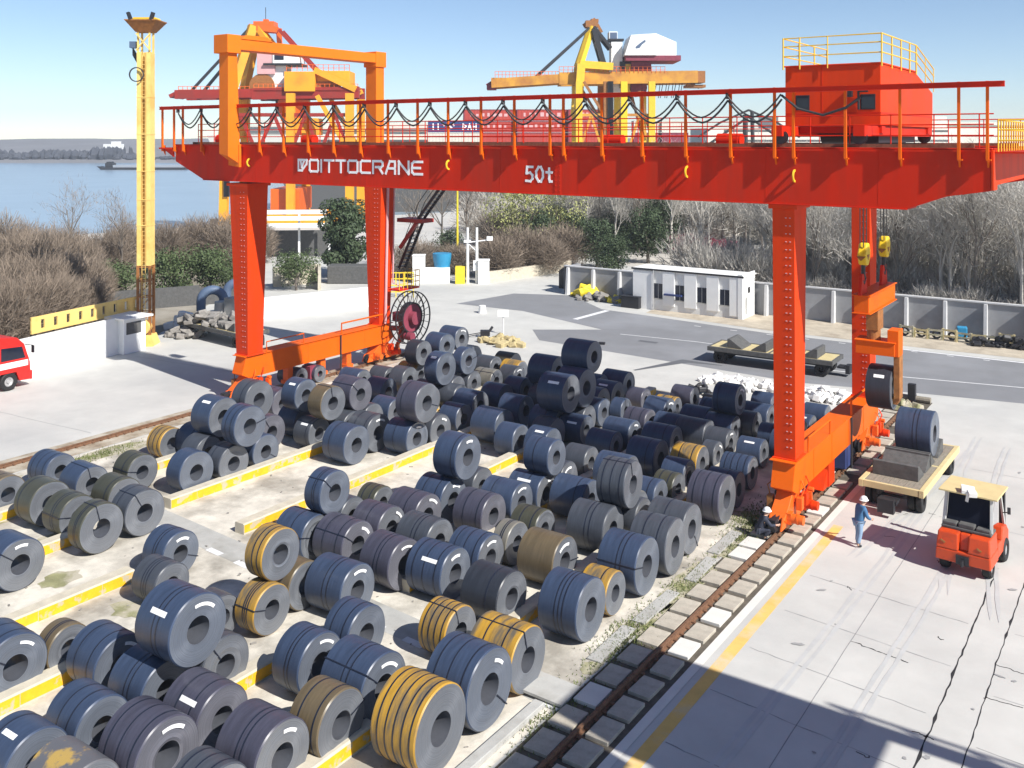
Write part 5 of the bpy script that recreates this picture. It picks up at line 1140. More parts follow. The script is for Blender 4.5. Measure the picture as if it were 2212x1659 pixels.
J1 = dict(pelvis=(0, 0, .92), chest=(0, .10, 1.30), waist=(0, .04, 1.05), hem=(0, -.01, .80), neck=(0, .16, 1.47), collar=(0, .15, 1.45), chin=(0, .20, 1.52), head=(0, .22, 1.60), crown=(0, .22, 1.70), nose=(0, .33, 1.57),
 shl=(-.19, .11, 1.38), ell=(-.25, .16, 1.10), wrl=(-.17, .38, 1.04), cufl=(-.18, .36, 1.04), pml=(-.14, .46, 1.05), shr=(.19, .11, 1.38), elr=(.25, .18, 1.10), wrr=(.18, .38, .98), cufr=(.185, .36, .985), pmr=(.15, .46, .97),
 hpl=(-.10, 0, .86), knl=(-.11, .05, .48), anl=(-.12, .0, .09), tol=(-.13, .16, .045), hml=(-.12, .01, .14), hpr=(.10, 0, .86), knr=(.11, -.02, .47), anr=(.11, -.12, .09), tor=(.12, .04, .045), hmr=(.11, -.11, .14))
px, py = G(1855, 1180); person('worker in blue jacket, pale blue trousers and white helmet walking on the yard', (px, py, 0), R_(-40), J1, M['jacket'], M['trouser'], M['white'])
J2 = dict(pelvis=(0, 0, .36), chest=(0, .16, .70), waist=(0, .07, .5), hem=(0, -.02, .34), neck=(0, .23, .86), collar=(0, .22, .84), chin=(0, .27, .91), head=(0, .29, .98), crown=(0, .29, 1.08), nose=(0, .40, .95),
 shl=(-.19, .18, .78), ell=(-.25, .38, .58), wrl=(-.14, .56, .62), cufl=(-.15, .54, .615), pml=(-.10, .63, .64), shr=(.19, .18, .78), elr=(.26, .38, .56), wrr=(.15, .58, .56), cufr=(.155, .56, .56), pmr=(.12, .66, .56),
 hpl=(-.11, .03, .33), knl=(-.16, .40, .46), anl=(-.14, .22, .08), tol=(-.15, .38, .045), hml=(-.14, .23, .14), hpr=(.11, .03, .33), knr=(.16, .38, .40), anr=(.14, .16, .08), tor=(.15, .32, .045), hmr=(.14, .17, .14))
px, py = G(1640, 1163); person('crouching worker in dark clothes and white helmet beside the right front crane wheels', (px, py, 0), R_(-60), J2, M['darkcloth'], M['darkcloth'], M['white'])
# ------------------------------------------------------------------ mast at the left
mx, my = G(315, 744); mo = (mx, my, 0); ms = thing('floodlight_mast', 'tall pale yellow steel mast with dish-shaped top platform at the left', 'mast', mo, YAW)
def tri(b, p, q, w): b.beam(p, q, w, w)
b = MB()
for x in (-.42, .42):
    for y in (-.36, .36): b.beam((x, y, .6), (x, y, 5.6), .16, .16)
for z in (1.2, 2.3, 3.4, 4.5, 5.5):
    for s in (-.36, .36): b.beam((-.42, s, z), (.42, s, z), .07, .07); b.beam((s*1.16, -.36, z), (s*1.16, .36, z), .07, .07)
for z in (1.2, 2.3, 3.4): tri(b, (-.42, -.36, z), (.42, -.36, z+1.1), .05)
b.build('lower_frame', M['brownrust'], ms)
b = MB(); b.box(-.48, -.18, -.42, .42, 5.6, 20.6); b.box(.18, .48, -.42, .42, 5.6, 20.6); b.box(-.18, .18, .05, .42, 5.6, 20.6)
for z in (8.4, 10.2, 12.2, 14.8, 17.4): b.box(-.5, .5, -.44, .44, z, z+.06)
b.build('column', M['mast'], ms)
b = MB()
for x in (-.12, .12): b.box(x-.015, x+.015, -.42, -.39, 1.2, 20.6)
z = 1.4
while z < 20.5: b.box(-.12, .12, -.42, -.39, z, z+.03); z += .3
tag(b.build('ladder', M['mast'], ms), kind='stuff')
b = MB()
for x in (-.4, .4):
    for y in (-.36, .36): b.beam((x, y, 20.6), (x, y, 22.0), .12, .12)
b.beam((-.5, -.5, 20.7), (.5, -.5, 21.9), .08, .08); b.beam((.5, -.5, 20.7), (-.5, -.5, 21.9), .08, .08); b.build('head_frame', M['mast'], ms)
b = MB(); b.hexa([(-.55, -.5, 22.0), (.55, -.5, 22.0), (.55, .5, 22.0), (-.55, .5, 22.0)], [(-1.1, -1.0, 22.75), (1.1, -1.0, 22.75), (1.1, 1.0, 22.75), (-1.1, 1.0, 22.75)]); b.box(-1.13, 1.13, -1.03, 1.03, 22.75, 22.83); b.build('platform', M['brownrust'], ms)
b = MB(); b.prism([(-.95, -.3, 22.83), (-.75, -.3, 23.05), (.75, -.3, 23.05), (.95, -.3, 22.83)], (0, .9, 0)); b.build('lamp_housing', M['yellow'], ms)
for x in (-.8, .78):
    b = MB(); b.obox((x, -.9, 23.05), (.2, .3, .55), 0, 0, -.35 if x < 0 else .3); b.build('floodlight', M['dark'], ms)
b = MB(); b.box(-1.05, -.62, -.3, .3, 20.9, 21.35); b.build('control_box', M['pipe'], ms)
b = MB(); b.prism([(-.95, 0, 20.9), (-.35, 0, 19.9), (-.55, 0, 19.7), (-.95, 0, 20.4)], (0, .25, 0)); b.lathe([(-.05, .45), (-.05, .52), (.05, .52), (.05, .45)], (-.42, -.62, 19.0), 'Y', 24, True); b.build('cable_ring', M['ropes'], ms)
b = MB(); b.hexa([(-.75, -.75, 0), (.75, -.75, 0), (.75, .75, 0), (-.75, .75, 0)], [(-.55, -.55, .75), (.55, -.55, .75), (.55, .55, .75), (-.55, .55, .75)]); b.cyl((0, -.4, 1.3), .5, -.3, .3, 'Y', 16); b.build('mast_base', M['mast'], ms)
# ------------------------------------------------------------------ white walls on the left
def wall_seg(b, p, q, h, th=.25, z0=0):
    P = Vector((*p, z0)); Q = Vector((*q, z0)); b.beam(P+Vector((0, 0, h/2)), Q+Vector((0, 0, h/2)), th, h)
w0 = G(-260, 905); w1 = G(262, 762)
b = MB(); wall_seg(b, w0, w1, 2.45); wl1 = b.build('white_wall', M['white']); tag(wl1, 'long plain white wall at the left, behind the red truck', 'wall')
b = MB(); bx, by = G(222, 768); b.obox((bx+.16, by-.05, 2.05), (.03, .55, .4), -.2); b.build('blue_emblem', M['pipe'], wl1)
ex, ey = G(270, 762); et = thing('wall_end_kiosk', 'small white flat-roofed kiosk at the end of the left white wall', 'kiosk', (ex, ey, 0), .1)
b = MB(); b.box(-.8, .5, -.5, 1.3, 0, 2.35); b.build('body', M['white'], et, bevel=.02); b = MB(); b.box(-1.5, .9, -.8, 1.6, 2.35, 2.47); b.build('roof', M['white'], et)
b = MB(); b.box(.501, .52, -.3, .9, 1.3, 2.1); b.build('shutter', M['saddle'], et)
bt = thing('yellow_barrier', 'cream-yellow slotted barrier panel leaning behind the white wall', 'barrier', (*G(60, 760), 0), 0)
p = Vector(G(40, 800))-Vector(w0); dv = (Vector(w1)-Vector(w0)).normalized(); nv = Vector((-dv.y, dv.x))
b = MB(); a = Vector(w0)+dv*((Vector(G(57, 805))-Vector(w0)).length)+nv*1.0-Vector(G(60, 760))
for i in range(9):
    q = a+dv*(i*1.0); b.beam((q.x, q.y, 2.9), (q.x+dv.x*.72, q.y+dv.y*.72, 2.9), .1, .95)
b.beam((a.x, a.y, 3.3), (a.x+dv.x*9, a.y+dv.y*9, 3.3), .12, .22); b.beam((a.x, a.y, 2.5), (a.x+dv.x*9, a.y+dv.y*9, 2.5), .12, .25); b.build('panel', M['mast'], bt)
b = MB()
for i in range(6): q = a+dv*(i*1.7+.2)+nv*.2; b.beam((q.x, q.y, 0), (q.x, q.y, 3.2), .1, .1)
b.build('post', M['dark'], bt)
# dark fence, U-bend pipes, debris
b = MB(); wall_seg(b, at(205, 80), at(430, 84), 1.7, .3); wall_seg(b, at(430, 84), at(560, 86), 1.5, .3); tag(b.build('dark_fence', M['saddle']), 'long dark solid fence behind the mast below the green shrubs', 'fence')
def upipe(u, d, r, tr, h, label):
    x, y = at(u, d); t = thing('bent_pipe', label, 'pipe', (x, y, 0), YAW+.3, 'blue-grey bent pipes'); b = MB()
    b.tube([(-r, 0, 0), (-r, 0, h)]+[(-r*math.cos(a), 0, h+r*math.sin(a)) for a in [math.pi*i/12 for i in range(1, 12)]]+[(r, 0, h), (r, 0, .1)], tr, 14); b.build('bend', M['pipe'], t, smooth=True)
    b = MB()
    for s in (-1, 1): b.lathe([(.0, tr+.12), (.12, tr+.12)], (s*r, 0, 0), 'Z', 16); b.lathe([(.12, tr), (.12, tr+.12)], (s*r, 0, 0), 'Z', 16)
    b.build('flange', M['dark'], t)
upipe(459, 76, .86, .36, 1.7, 'big blue-grey bent pipe arch beside the debris, nearer of two'); upipe(512, 79, .8, .36, 1.9, 'blue-grey bent pipe arch partly behind the left front crane leg')
b = MB(); x, y = at(478, 74.5); b.lathe([(0, .6), (1.9, .5), (1.9, .01)], (x, y, 0), 'Z', 18); b.box(x+.7, x+2.0, y-.3, y+1.0, 0, 2.3); tag(b.build('grey_tank', M['concrete'], smooth=True), 'short grey tank and block standing below the bent pipes', 'tank')
dt = copy_tree(td, (*at(480, 69.5), 0), R_(84), None, 'dark flatbed trailer loaded with debris left of the front left crane leg')
def lumps(name, label, cat, c, rx, ry, h, n, s, m, seed, kind=None, group=None, z0=0.0):
    rng = random.Random(seed); b = MB()
    for i in range(n):
        a = rng.uniform(0, 6.28); q = math.sqrt(rng.random()); x = c[0]+rx*q*math.cos(a); y = c[1]+ry*q*math.sin(a); k = s*rng.uniform(.5, 1.4)
        z = z0+h*(1-q)*rng.uniform(.3, 1); b.obox((x, y, z+k*.2), (k*rng.uniform(.7, 1.6), k*rng.uniform(.6, 1.1), k*rng.uniform(.35, .7)), rng.uniform(0, 6), rng.gauss(0, .35), rng.gauss(0, .35))
    o = b.build(name, m, bevel=s*.12); return tag(o, label, cat, group, kind)
lumps('debris_pile', 'pile of grey broken debris heaped on the trailer left of the crane leg', 'debris', at(470, 69.5), 3.6, 1.0, 1.3, 46, .62, M['rubble'], 5, z0=1.05)
lumps('debris_pile', 'dark debris heap on the ground in front of the loaded trailer', 'debris', at(398, 70.5), 1.8, .9, .8, 30, .5, M['rubble'], 6)
lumps('white_sack_pile', 'white and pinkish sacks piled at the left end of the loaded trailer', 'sacks', at(408, 72.5), 2.0, .9, 1.4, 16, .9, M['sack'], 7)
# white walls, roofs and clutter between the left legs
b = MB(); wall_seg(b, G(540, 692), G(800, 662), 1.7, .25); wx = b.build('white_wall', M['white']); tag(wx, 'white boundary wall seen between the left crane legs', 'wall')
b = MB(); wall_seg(b, at(590, 94), at(690, 97), 1.9, .3); wall_seg(b, at(690, 97), at(690, 92), 1.9, .3); tag(b.build('stone_wall', M['kerbtop']), 'beige block wall behind the white wall between the crane legs', 'wall')
b = MB(); x, y = at(760, 97); b.obox((x, y, .9), (4.6, 2, 1.8), YAW); tag(b.build('dark_bin', M['saddle'], bevel=.1), 'dark skip under the big round tree', 'skip')
cp = thing('open_shed', 'open white-roofed shed with slatted canopy left of the big round tree', 'shed', (*at(650, 118), 0), YAW+.08)
b = MB()
for i, z in enumerate((5.6, 4.9, 4.1)): b.obox((-.6+i*.2, -1.0-i*.8, z), (7.6, 1.2, .22), 0, .2)
b.build('roof', M['white'], cp); b = MB()
for x in (-4, 0, 3.6): b.box(x-.12, x+.12, -1.6, -1.4, 0, 5.4)
b.build('post', M['white'], cp); b = MB(); b.box(-4, 3.8, .8, 1.0, 0, 3.2); b.build('back_panel', M['saddle'], cp)
x, y = at(628, 84); lumps('scrap_heap', 'small heap of orange and white scrap on the ground between the left crane legs', 'scrap', (x, y), 1.6, .6, .8, 14, .55, M['brownrust'], 12)
# gate, bin, poles by the road's far end
for u, v, h, w, lab in ((905, 610, 2.7, 1.2, 'white gate pillar left of the blue bin'), (1045, 612, 2.3, 1.1, 'plain white gate pillar right of the white poles')):
    x, y = G(u, v); b = MB(); b.obox((0, 0, h/2), (w, w, h), YAW); b.obox((0, 0, h+.05), (w+.1, w+.1, .1), YAW); o = b.build('gate_pillar', M['white'], bevel=.02); o.location = (x, y, 0); tag(o, lab, 'gate pillar')
b = MB(); wall_seg(b, G(918, 611), G(972, 611), 1.55, .35); tag(b.build('white_wall', M['white']), 'short low white wall in front of the blue bin', 'wall')
b = MB(); x, y = at(955, 97.5); b.lathe([(1.3, .75), (2.6, .95), (2.9, .96), (2.9, .01)], (0, 0, 0), 'Z', 16); b.lathe([(0, .4), (1.3, .75)], (0, 0, 0), 'Z', 16); o = b.build('blue_bin', M['blue'], smooth=True); o.location = (x, y, 0); tag(o, 'bright blue bin behind the low white wall by the gate', 'bin')
b = MB(); x, y = G(994, 612); b.obox((0, 0, .85), (.95, .95, 1.7), YAW); o = b.build('yellow_pillar', M['tarp'], bevel=.02); o.location = (x, y, 0); tag(o, 'short bright yellow pillar at the gate beside the poles', 'pillar')
b = MB(); x, y = at(988, 104); b.tube([(0, 0, 0), (0, 0, 9.5)], [.14, .1], 7); o = b.build('yellow_pole', M['tarp']); o.location = (x, y, 0); tag(o, 'tall thin yellow pole among the bare trees at the gate', 'pole')
ev2 = copy_tree(ev, (*at(968, 106), 0), 1.0, .8, 'dark green bush right behind the blue bin')
for u, h, lab in ((1010, 5.6, 'white utility pole at the gate, left of two'), (1030, 5.6, 'white utility pole with lamp arms at the gate, right of two')):
    x, y = G(u, 612); t = thing('utility_pole', lab, 'pole', (x, y, 0), YAW, 'white poles at the gate'); b = MB(); b.tube([(0, 0, 0), (0, 0, h)], [.16, .12], 8); b.build('pole', M['white'], t)
    if u > 1020:
        b = MB(); b.beam((-1.0, 0, 4.1), (1.4, 0, 4.4), .1, .1); b.box(1.0, 1.6, -.2, .2, 4.3, 4.7); b.box(-1.3, -.6, -.2, .2, 4.1, 4.35); b.beam((0, 0, 3.2), (-.9, 0, 4.05), .08, .08); b.build('lamp_arm', M['white'], t); b = MB(); b.box(-.35, .35, -.25, .1, 1.3, 2.3); b.build('meter_box', M['white'], t)
b = MB(); x, y = at(845, 88); 
for i in range(6): b.box(-2+i*.8, -1.92+i*.8, -.05, .05, 0, 2.3)
for z in (.5, 1.1, 1.7, 2.25): b.box(-2, 2.1, -.06, -.051, z-.05, z+.05)
o = b.build('yellow_fence', M['tarp']); o.location = (x, y, 0); o.rotation_euler.z = YAW; tag(o, 'yellow railing fence behind the cable reel', 'fence')
# bare bank beside the gate: low pale wall
b = MB(); wall_seg(b, G(1052, 612), G(1232, 585), 1.15, .3); tag(b.build('bank_wall', M['kerbtop']), 'low cream retaining wall below the bank right of the gate', 'wall')
# ------------------------------------------------------------------ grey ribbed wall, white hut
gw = thing('ribbed_wall', 'long grey panel wall with pale ribs in front of the leafless wood', 'wall', (-20, 77, 0))
o3 = (-20, 77, 0); b = MB(o3); xs = -47.2
b.box(-47.2, 8, 77.0, 77.25, 0, 2.55); b.build('panel', M['wallgrey'], gw)
b = MB(o3); b.box(-47.2, 8, 76.9, 77.3, 2.55, 2.65); b.build('coping', M['wallcap'], gw)
x = -46.8
while x < 8:
    b = MB(o3); b.prism([(x, 76.995, 0), (x, 76.45, 0), (x, 76.62, 2.5), (x, 76.995, 2.5)], (.22, 0, 0)); b.build('rib', M['wallcap'], gw); x += 2.72
b = MB(o3); b.box(-47.25, -46.9, 77.0, 79.5, 0, 2.55); b.build('return_panel', M['wallgrey'], gw)
hx0, hy0 = G(1388, 657); hx1, hy1 = G(1590, 690); hut = thing('white_hut', 'long white hut with dark window openings and flat roof before the grey wall', 'hut', (-33, 74.5, 0)); oh = (-33, 74.5, 0)
HX0, HX1 = -38.4, -28.6; HY = 74.0; HH = 3.35
b = MB(oh); b.box(HX0, HX1, HY, HY+2.6, 0, HH); hw = b.build('wall', M['offwhite'], hut); b = MB(oh); b.box(HX0-.12, HX1+.12, HY-.14, HY+2.72, HH, HH+.1); b.build('roof', M['offwhite'], hut); b = MB(oh); b.box(HX0-.13, HX1+.13, HY-.17, HY-.142, HH-.02, HH+.13); b.build('roof_edge', M['dark'], hut); b = MB(oh); b.tube([(HX0+1.98, HY-.2, 0), (HX0+1.98, HY-.2, HH)], .05, 6); b.build('downpipe', M['rim'], hut)
b = MB(oh); b.box(HX0, HX0+1.9, HY-.11, HY-.002, 0, HH-.1); b.build('plain_panel', M['white'], hut)
n = 4; st = (HX1-HX0-1.9)/n
for i in range(n):
    xa = HX0+1.9+i*st; b = MB(oh); b.box(xa+.05, xa+.85, HY-.02, HY-.002, 1.0, 2.25); wn = b.build('window', M['glass'], hut); b = MB(oh); b.box(xa+.0, xa+.9, HY-.09, HY-.022, .93, 1.0); b.build('sill', M['concrete'], wn); b = MB(oh); b.box(xa+.43, xa+.47, HY-.03, HY-.021, 1.0, 2.25); b.build('mullion', M['rim'], wn)
    b = MB(oh); b.box(xa+.9, xa+st-.02, HY-.13, HY-.002, .45 if i < 3 else .2, HH-.02); b.build('pilaster', M['white'], hut)
b = MB(oh); b.box(HX1-.35, HX1+.04, HY-.16, HY+.25, 0, HH+.25); b.box(HX1-.02, HX1+.03, HY+.25, HY+2.6, HH-.3, HH+.3); b.build('end_pier', M['white'], hut)
b = MB(oh); b.box(HX1+.031, HX1+.05, HY+1.1, HY+1.5, 2.0, 2.45); b.box(HX1+.031, HX1+.06, HY+.6, HY+.66, .3, 1.7); b.build('end_vent', M['dark'], hut)
b = MB(oh); b.box(HX0+3.0, HX0+4.6, HY-.35, HY-.14, 1.35, 1.5); b.build('window_shelf', M['navy'], hut)
# clutter by the wall
lumps('tarpaulin_heap', 'crumpled yellow tarpaulin on rubble at the left end of the grey wall', 'tarpaulin', G(1262, 640), 1.4, .9, .8, 14, .8, M['tarp'], 21)
lumps('rubble_heap', 'low rubble heap between yellow tarpaulins and the black bin', 'rubble', G(1300, 650), 2.8, 1.0, .5, 34, .55, M['rubble'], 22)
lumps('tarpaulin_heap', 'small yellow tarpaulin next to the black bin', 'tarpaulin', G(1335, 652), 1.0, .5, .5, 8, .6, M['tarp'], 23)
b = MB(); x, y = G(1366, 664); b.box(-.85, .85, -.5, .5, 0, .95); b.box(-.9, .9, -.55, .55, .95, 1.03); o = b.build('black_bin', M['dark'], bevel=.03); o.location = (x, y, 0); tag(o, 'black rubbish bin in front of the left end of the white hut', 'bin')
b = MB(); x, y = G(1222, 622); b.box(-.5, .5, -.5, .5, 0, 1.7); b.prism([(-.5, -.5, 1.7), (.1, -.5, 2.1), (.5, -.5, 1.7)], (0, 1, 0)); o = b.build('dark_cabinet', M['dark'], bevel=.05); o.location = (x, y, 0); tag(o, 'black roadside cabinet left of the yellow tarpaulins', 'cabinet')
b = MB(); x, y = G(1042, 676); b.lathe([(0, .34), (.62, .28), (.62, .01)], (0, 0, 0), 'Z', 14); o = b.build('bollard', M['white'], smooth=True); o.location = (x, y, 0); tag(o, 'squat white bollard standing alone on the road behind the coils', 'bollard')
x, y = G(1087, 722); t = thing('road_sign', 'small white rectangular sign on a thin post behind the coils', 'sign', (x, y, 0), YAW); b = MB(); b.tube([(0, 0, 0), (0, 0, 1.75)], .05, 8); b.build('post', M['white'], t); b = MB(); b.obox((0, -.05, 1.55), (.8, .06, .5), 0, -.3); b.build('panel', M['white'], t)
lumps('spoil_heap', 'yellowish spoil heap beside the white sign behind the coils', 'spoil heap', G(1085, 742), 1.8, 1.1, .45, 30, .5, mat('yellow_spoil', (.46, .38, .2), rough=.95, var=.3, sc=3), 31)
b = MB(); x, y = G(1048, 728); b.box(-.35, .35, -.25, .25, .1, .5); b.beam((.3, 0, .4), (.55, .1, .75), .16, .16); b.beam((-.35, .1, .3), (-1.6, .2, .05), .06, .06); b.beam((-.35, -.1, .25), (-1.4, -.3, .05), .06, .06); o = b.build('barrow', M['dark'], bevel=.03); o.location = (x, y, 0); o.rotation_euler.z = YAW; tag(o, 'small dark barrow tipped beside the spoil heap', 'barrow')
lumps('white_sack_pile', 'broad heap of white sacks behind the coils, left of the right crane legs', 'sacks', G(1600, 832), 2.5, 1.2, .32, 110, .36, M['sack'], 41)
lumps('white_sack_pile', 'heap of white sacks behind the right end beam, between the right crane legs', 'sacks', G(1785, 860), 1.7, 1.2, .6, 90, .38, M['sack'], 42)
lumps('scrap_heap', 'tangle of dark scrap behind the coils near the white sacks', 'scrap', G(1512, 850), .7, .5, .7, 18, .35, M['dark'], 43)
x, y = G(1970, 868); t = thing('buffer_stop', 'dark buffer stop at the far end of the right crane rail', 'buffer stop', (x, y, 0)); b = MB(); b.box(-.2, .2, -.15, .15, 0, 1.0); b.prism([(-.14, .15, 0), (-.14, .75, 0), (-.14, .15, .8)], (.28, 0, 0)); b.build('post', M['dark'], t, bevel=.03); b = MB(); b.cyl((0, .1, .18), .17, -.7, .95, 'X', 10); b.build('sleeper', M['timber'], t)
lumps('rubble_heap', 'brown rubble spread around the end of the right crane rail', 'rubble', G(1935, 880), 1.2, 1.0, .3, 34, .35, M['moss'], 44)
# row of frames and crates along the verge at the right
rv = random.Random(12)
for i in range(9):
    u = 1958+i*31; v = 727+i*3.4; x, y = G(u, v); h = rv.uniform(.7, 1.0); t = thing('timber_frame', 'low weathered timber frame on the roadside verge, %s from the left' % ORD[i], 'frame', (x, y, 0), rv.gauss(0, .1), 'timber frames on the roadside verge'); b = MB()
    for sx in (-.45, .45): b.box(sx-.07, sx+.07, -.06, .06, 0, h)
    b.box(-.5, .5, -.075, -.061, h-.16, h-.02); b.box(-.5, .5, -.075, -.061, .3, .42); b.build('frame', M['trailer'] if i % 2 else M['moss'], t)
    b = MB(); b.lathe([(-.1, .2), (-.11, .32), (.11, .32), (.1, .2)], (rv.uniform(-.3, .3), .35, .33), 'Y', 14, True); b.build('tyre', M['black'], t, smooth=True)
b = MB(); x, y = G(2078, 732); b.obox((0, 0, .45), (.7, .6, .9), .2); o = b.build('blue_drum', M['blue'], bevel=.08); o.location = (x, y, 0); tag(o, 'small bright blue drum among the timber frames on the verge', 'drum')
for i, u in enumerate((2120, 2165, 2200)):
    x, y = G(u, 748+i*3); lumps('dark_crate_pile', 'dark crates stacked on the verge at the right edge, %s from the left' % ORD[i], 'crates', (x, y), .6, .4, .9, 12, .5, M['dark'], 60+i, group='dark crates on the verge')
b = MB(); x, y = at(1472, 124); b.obox((0, 0, 1.2), (3.6, 2.2, 2.0), YAW); b.obox((0, 0, .2), (4.2, 2.4, .4), YAW); o = b.build('maroon_container', M['maroon'], bevel=.06); o.location = (x, y, 0); tag(o, 'maroon box container on the pale track behind the white hut', 'container')
lumps('netting_pile', 'long pink-maroon netting heap right of the maroon container', 'netting', at(1530, 128), 4.2, 1.2, 1.2, 30, 1.1, M['maroon'], 71)
b = MB(); x, y = G(1300, 744); b.obox((0, 0, .08), (.45, .3, .16), .3); o = b.build('dropped_block', M['dark'], bevel=.02); o.location = (x, y, 0); tag(o, 'small dark block lying on the road behind the coils', 'block')
b = MB(); x, y = G(1793, 676); b.box(-.7, .7, -.06, .06, .15, 1.1); b.box(-.6, -.5, -.04, .04, 0, .15); b.box(.5, .6, -.04, .04, 0, .15); o = b.build('pale_board', mat('pale_blue_board', (.5, .55, .62), rough=.7)); o.location = (x, y, 0); tag(o, 'pale bluish board leaning before the grey wall between the right legs', 'board')
# ------------------------------------------------------------------ quay: unloaders, moored ship, containers
M['sunlit_amber2'] = mat('unloader_amber_paint', (.80, .36, .015), rough=.6, var=.1, sc=.4, col2=(.60, .22, .02), th=.62, sc2=.2)
M['sunlit_amber3'] = mat('unloader_ochre_paint', (.62, .30, .03), rough=.6, var=.12, sc=.4, col2=(.36, .13, .03), th=.58, sc2=.25)
class QB:
    def __init__(s, u0, d, name, label, cat):
        s.u0, s.d = u0, d; s.t = thing(name, label, cat, (*at(u0, d), 0), YAW); s.b = MB()
    def P(s, u, v, y=0.0): return ((u-s.u0)*s.d/2076.0, y, CAMH+(300-v)*s.d/2076.0)
    def bar(s, u0, v0, u1, v1, w, h=None, y=0.0, y1=None):
        s.b.beam(s.P(u0, v0, y), s.P(u1, v1, y if y1 is None else y1), w, h or w); return s
    def blk(s, u0, u1, v0, v1, y0, y1):
        a = s.P(u0, v1); c = s.P(u1, v0); s.b.box(a[0], c[0], y0, y1, a[2], c[2]); return s
    def rails(s, u0, u1, v, y, n):
        for k in range(n+1): u = u0+(u1-u0)*k/n; s.bar(u, v, u, v-13, .09, .09, y)
        for dv in (6, 13): s.bar(u0, v-dv, u1, v-dv, .08, .08, y)
        return s
    def truss(s, u0, u1, va, vb, y, n, w):
        for k in range(n):
            a = u0+(u1-u0)*k/n; c = u0+(u1-u0)*(k+1)/n; s.bar(a, va if k % 2 else vb, c, vb if k % 2 else va, w, w, y)
        return s
    def part(s, name, m, parent=None, bevel=0.0, smooth=False):
        o = s.b.build(name, m, parent or s.t, bevel=bevel, smooth=smooth); s.b = MB(); return o
q = QB(640, 167, 'ship_unloader', 'orange and yellow ship unloader behind the left end of the gantry crane', 'ship unloader')
for y in (-3, 3):
    q.bar(392, 206, 560, 203, 1.0, 1.5, y)
q.bar(380, 210, 392, 204, 6.6, .6).bar(470, 205, 470, 205.2, .3); q.part('boom', M['boomred'])
for y in (-3, 3): q.bar(555, 205, 782, 201, 1.2, 1.9, y)
q.blk(560, 780, 197, 200, -3.6, 3.6); q.part('girder', M['boomred'])
for y in (-4, 4): q.bar(508, 222, 551, 58, 1.2, 1.4, y, y*.35)
for y in (-4, 4): q.bar(560, 60, 588, 98, .8, .9, y*.3, y*.5)
q.bar(500, 300, 508, 205, 1.5, 1.5, -4.5).bar(500, 300, 508, 205, 1.5, 1.5, 4.5); q.bar(508, 215, 508, 215.3, 9, 1.4); q.part('a_frame', M['sunlit_amber2'])
q.bar(543, 60, 604, 66, 1.0, 1.0, -1.2).bar(543, 60, 604, 66, 1.0, 1.0, 1.2).blk(552, 596, 48, 62, -1.5, 1.5).bar(602, 62, 605, 105, .8, .8).blk(570, 580, 42, 50, -.5, .5).bar(556, 62, 575, 48, .6, .6); q.part('apex_gear', M['orange'])
for y in (-1.5, 1.5): q.bar(545, 62, 424, 200, .45, .45, y, y*2)
q.part('boom_stay', M['dark'])
for y in (-1.5, 1.5): q.bar(607, 66, 688, 156, .55, .55, y)
q.part('back_stay', M['boomred'])
for y in (-3.4, 3.4): q.bar(688, 154, 776, 196, .9, 1.0, y)
q.bar(776, 196, 780, 204, .9, .9); q.part('rear_brace', M['sunlit_amber2'])
q.blk(626, 690, 158, 200, -4.2, 3.5).blk(690, 760, 155, 184, -2.5, 3.5); q.part('machinery_house', M['sunlit_amber2'], bevel=.06)
q.blk(664, 742, 178, 198, -2.8, -2.4).bar(700, 184, 712, 200, .35).bar(720, 200, 732, 184, .35); q.part('winch_platform', M['brownrust'])
q.blk(562, 600, 114, 162, -2.2, 2.2); q.part('pink_cabin', M['pink'], bevel=.05)
q.blk(596, 652, 116, 140, -2.4, 2.4); c = q.part('operator_cabin', M['white'], bevel=.06)
q.blk(600, 620, 118, 132, -2.43, -2.405); q.part('window', M['glass'], c)
q.blk(577, 658, 139, 143, -2.7, 2.7); q.part('cabin_base', M['dark'])
q.blk(582, 624, 143, 204, -1.7, 1.7); q.part('elevator_shaft', M['white'], bevel=.05)
q.b.cyl(q.P(572, 188), 2.2, -2, 2, 'Y', 18); q.part('sheave', M['brownrust'], smooth=True)
q.blk(582, 640, 203, 218, -2, 2); q.blk(600, 622, 215, 250, -1.6, 1.6); q.part('trolley', M['dark'])
q.b.lathe([(-2.6, 1.0), (-.5, 2.6), (1.6, 2.8), (1.6, .01)], q.P(632, 236), 'Z', 16); q.blk(612, 650, 253, 262, -1.8, 1.8); q.part('grab_hopper', M['orange'], smooth=True)
q.blk(640, 690, 256, 292, -3, 3); q.part('hopper', M['sunlit_amber2'], bevel=.05)
for u in (505, 645, 768):
    for y in (-6, 6): q.bar(u, 484, u+(6 if u < 600 else 0), 205, 1.3, 1.3, y)
for y in (-6, 6): q.bar(500, 330, 775, 330, 1.1, 1.4, y).bar(500, 468, 775, 468, 1.2, 1.6, y).bar(700, 210, 768, 330, .7, .7, y)
q.part('portal_leg', M['sunlit_amber2'])
for u in (505, 645, 768):
    for y in (-6, 6):
        a = q.P(u, 486, y); q.b.box(a[0]-2, a[0]+2, y-.5, y+.5, 0, 1.1)
q.part('travel_bogie', M['dark'])
q.rails(400, 550, 202, -3.4, 16).rails(560, 780, 197, -3.5, 22).rails(626, 760, 155, -2.4, 12); q.part('walkway_railing', M['orange'])
q.truss(505, 645, 250, 330, -6, 4, .5).truss(645, 768, 250, 330, -6, 4, .5).bar(505, 250, 768, 250, .6, .6, -6); q.part('portal_bracing', M['boomred'])
q.truss(510, 520, 420, 240, -6.9, 14, .16).bar(510, 420, 510, 240, .2, .2, -6.9).bar(520, 420, 520, 240, .2, .2, -6.9); q.part('access_stairs', M['dark'])
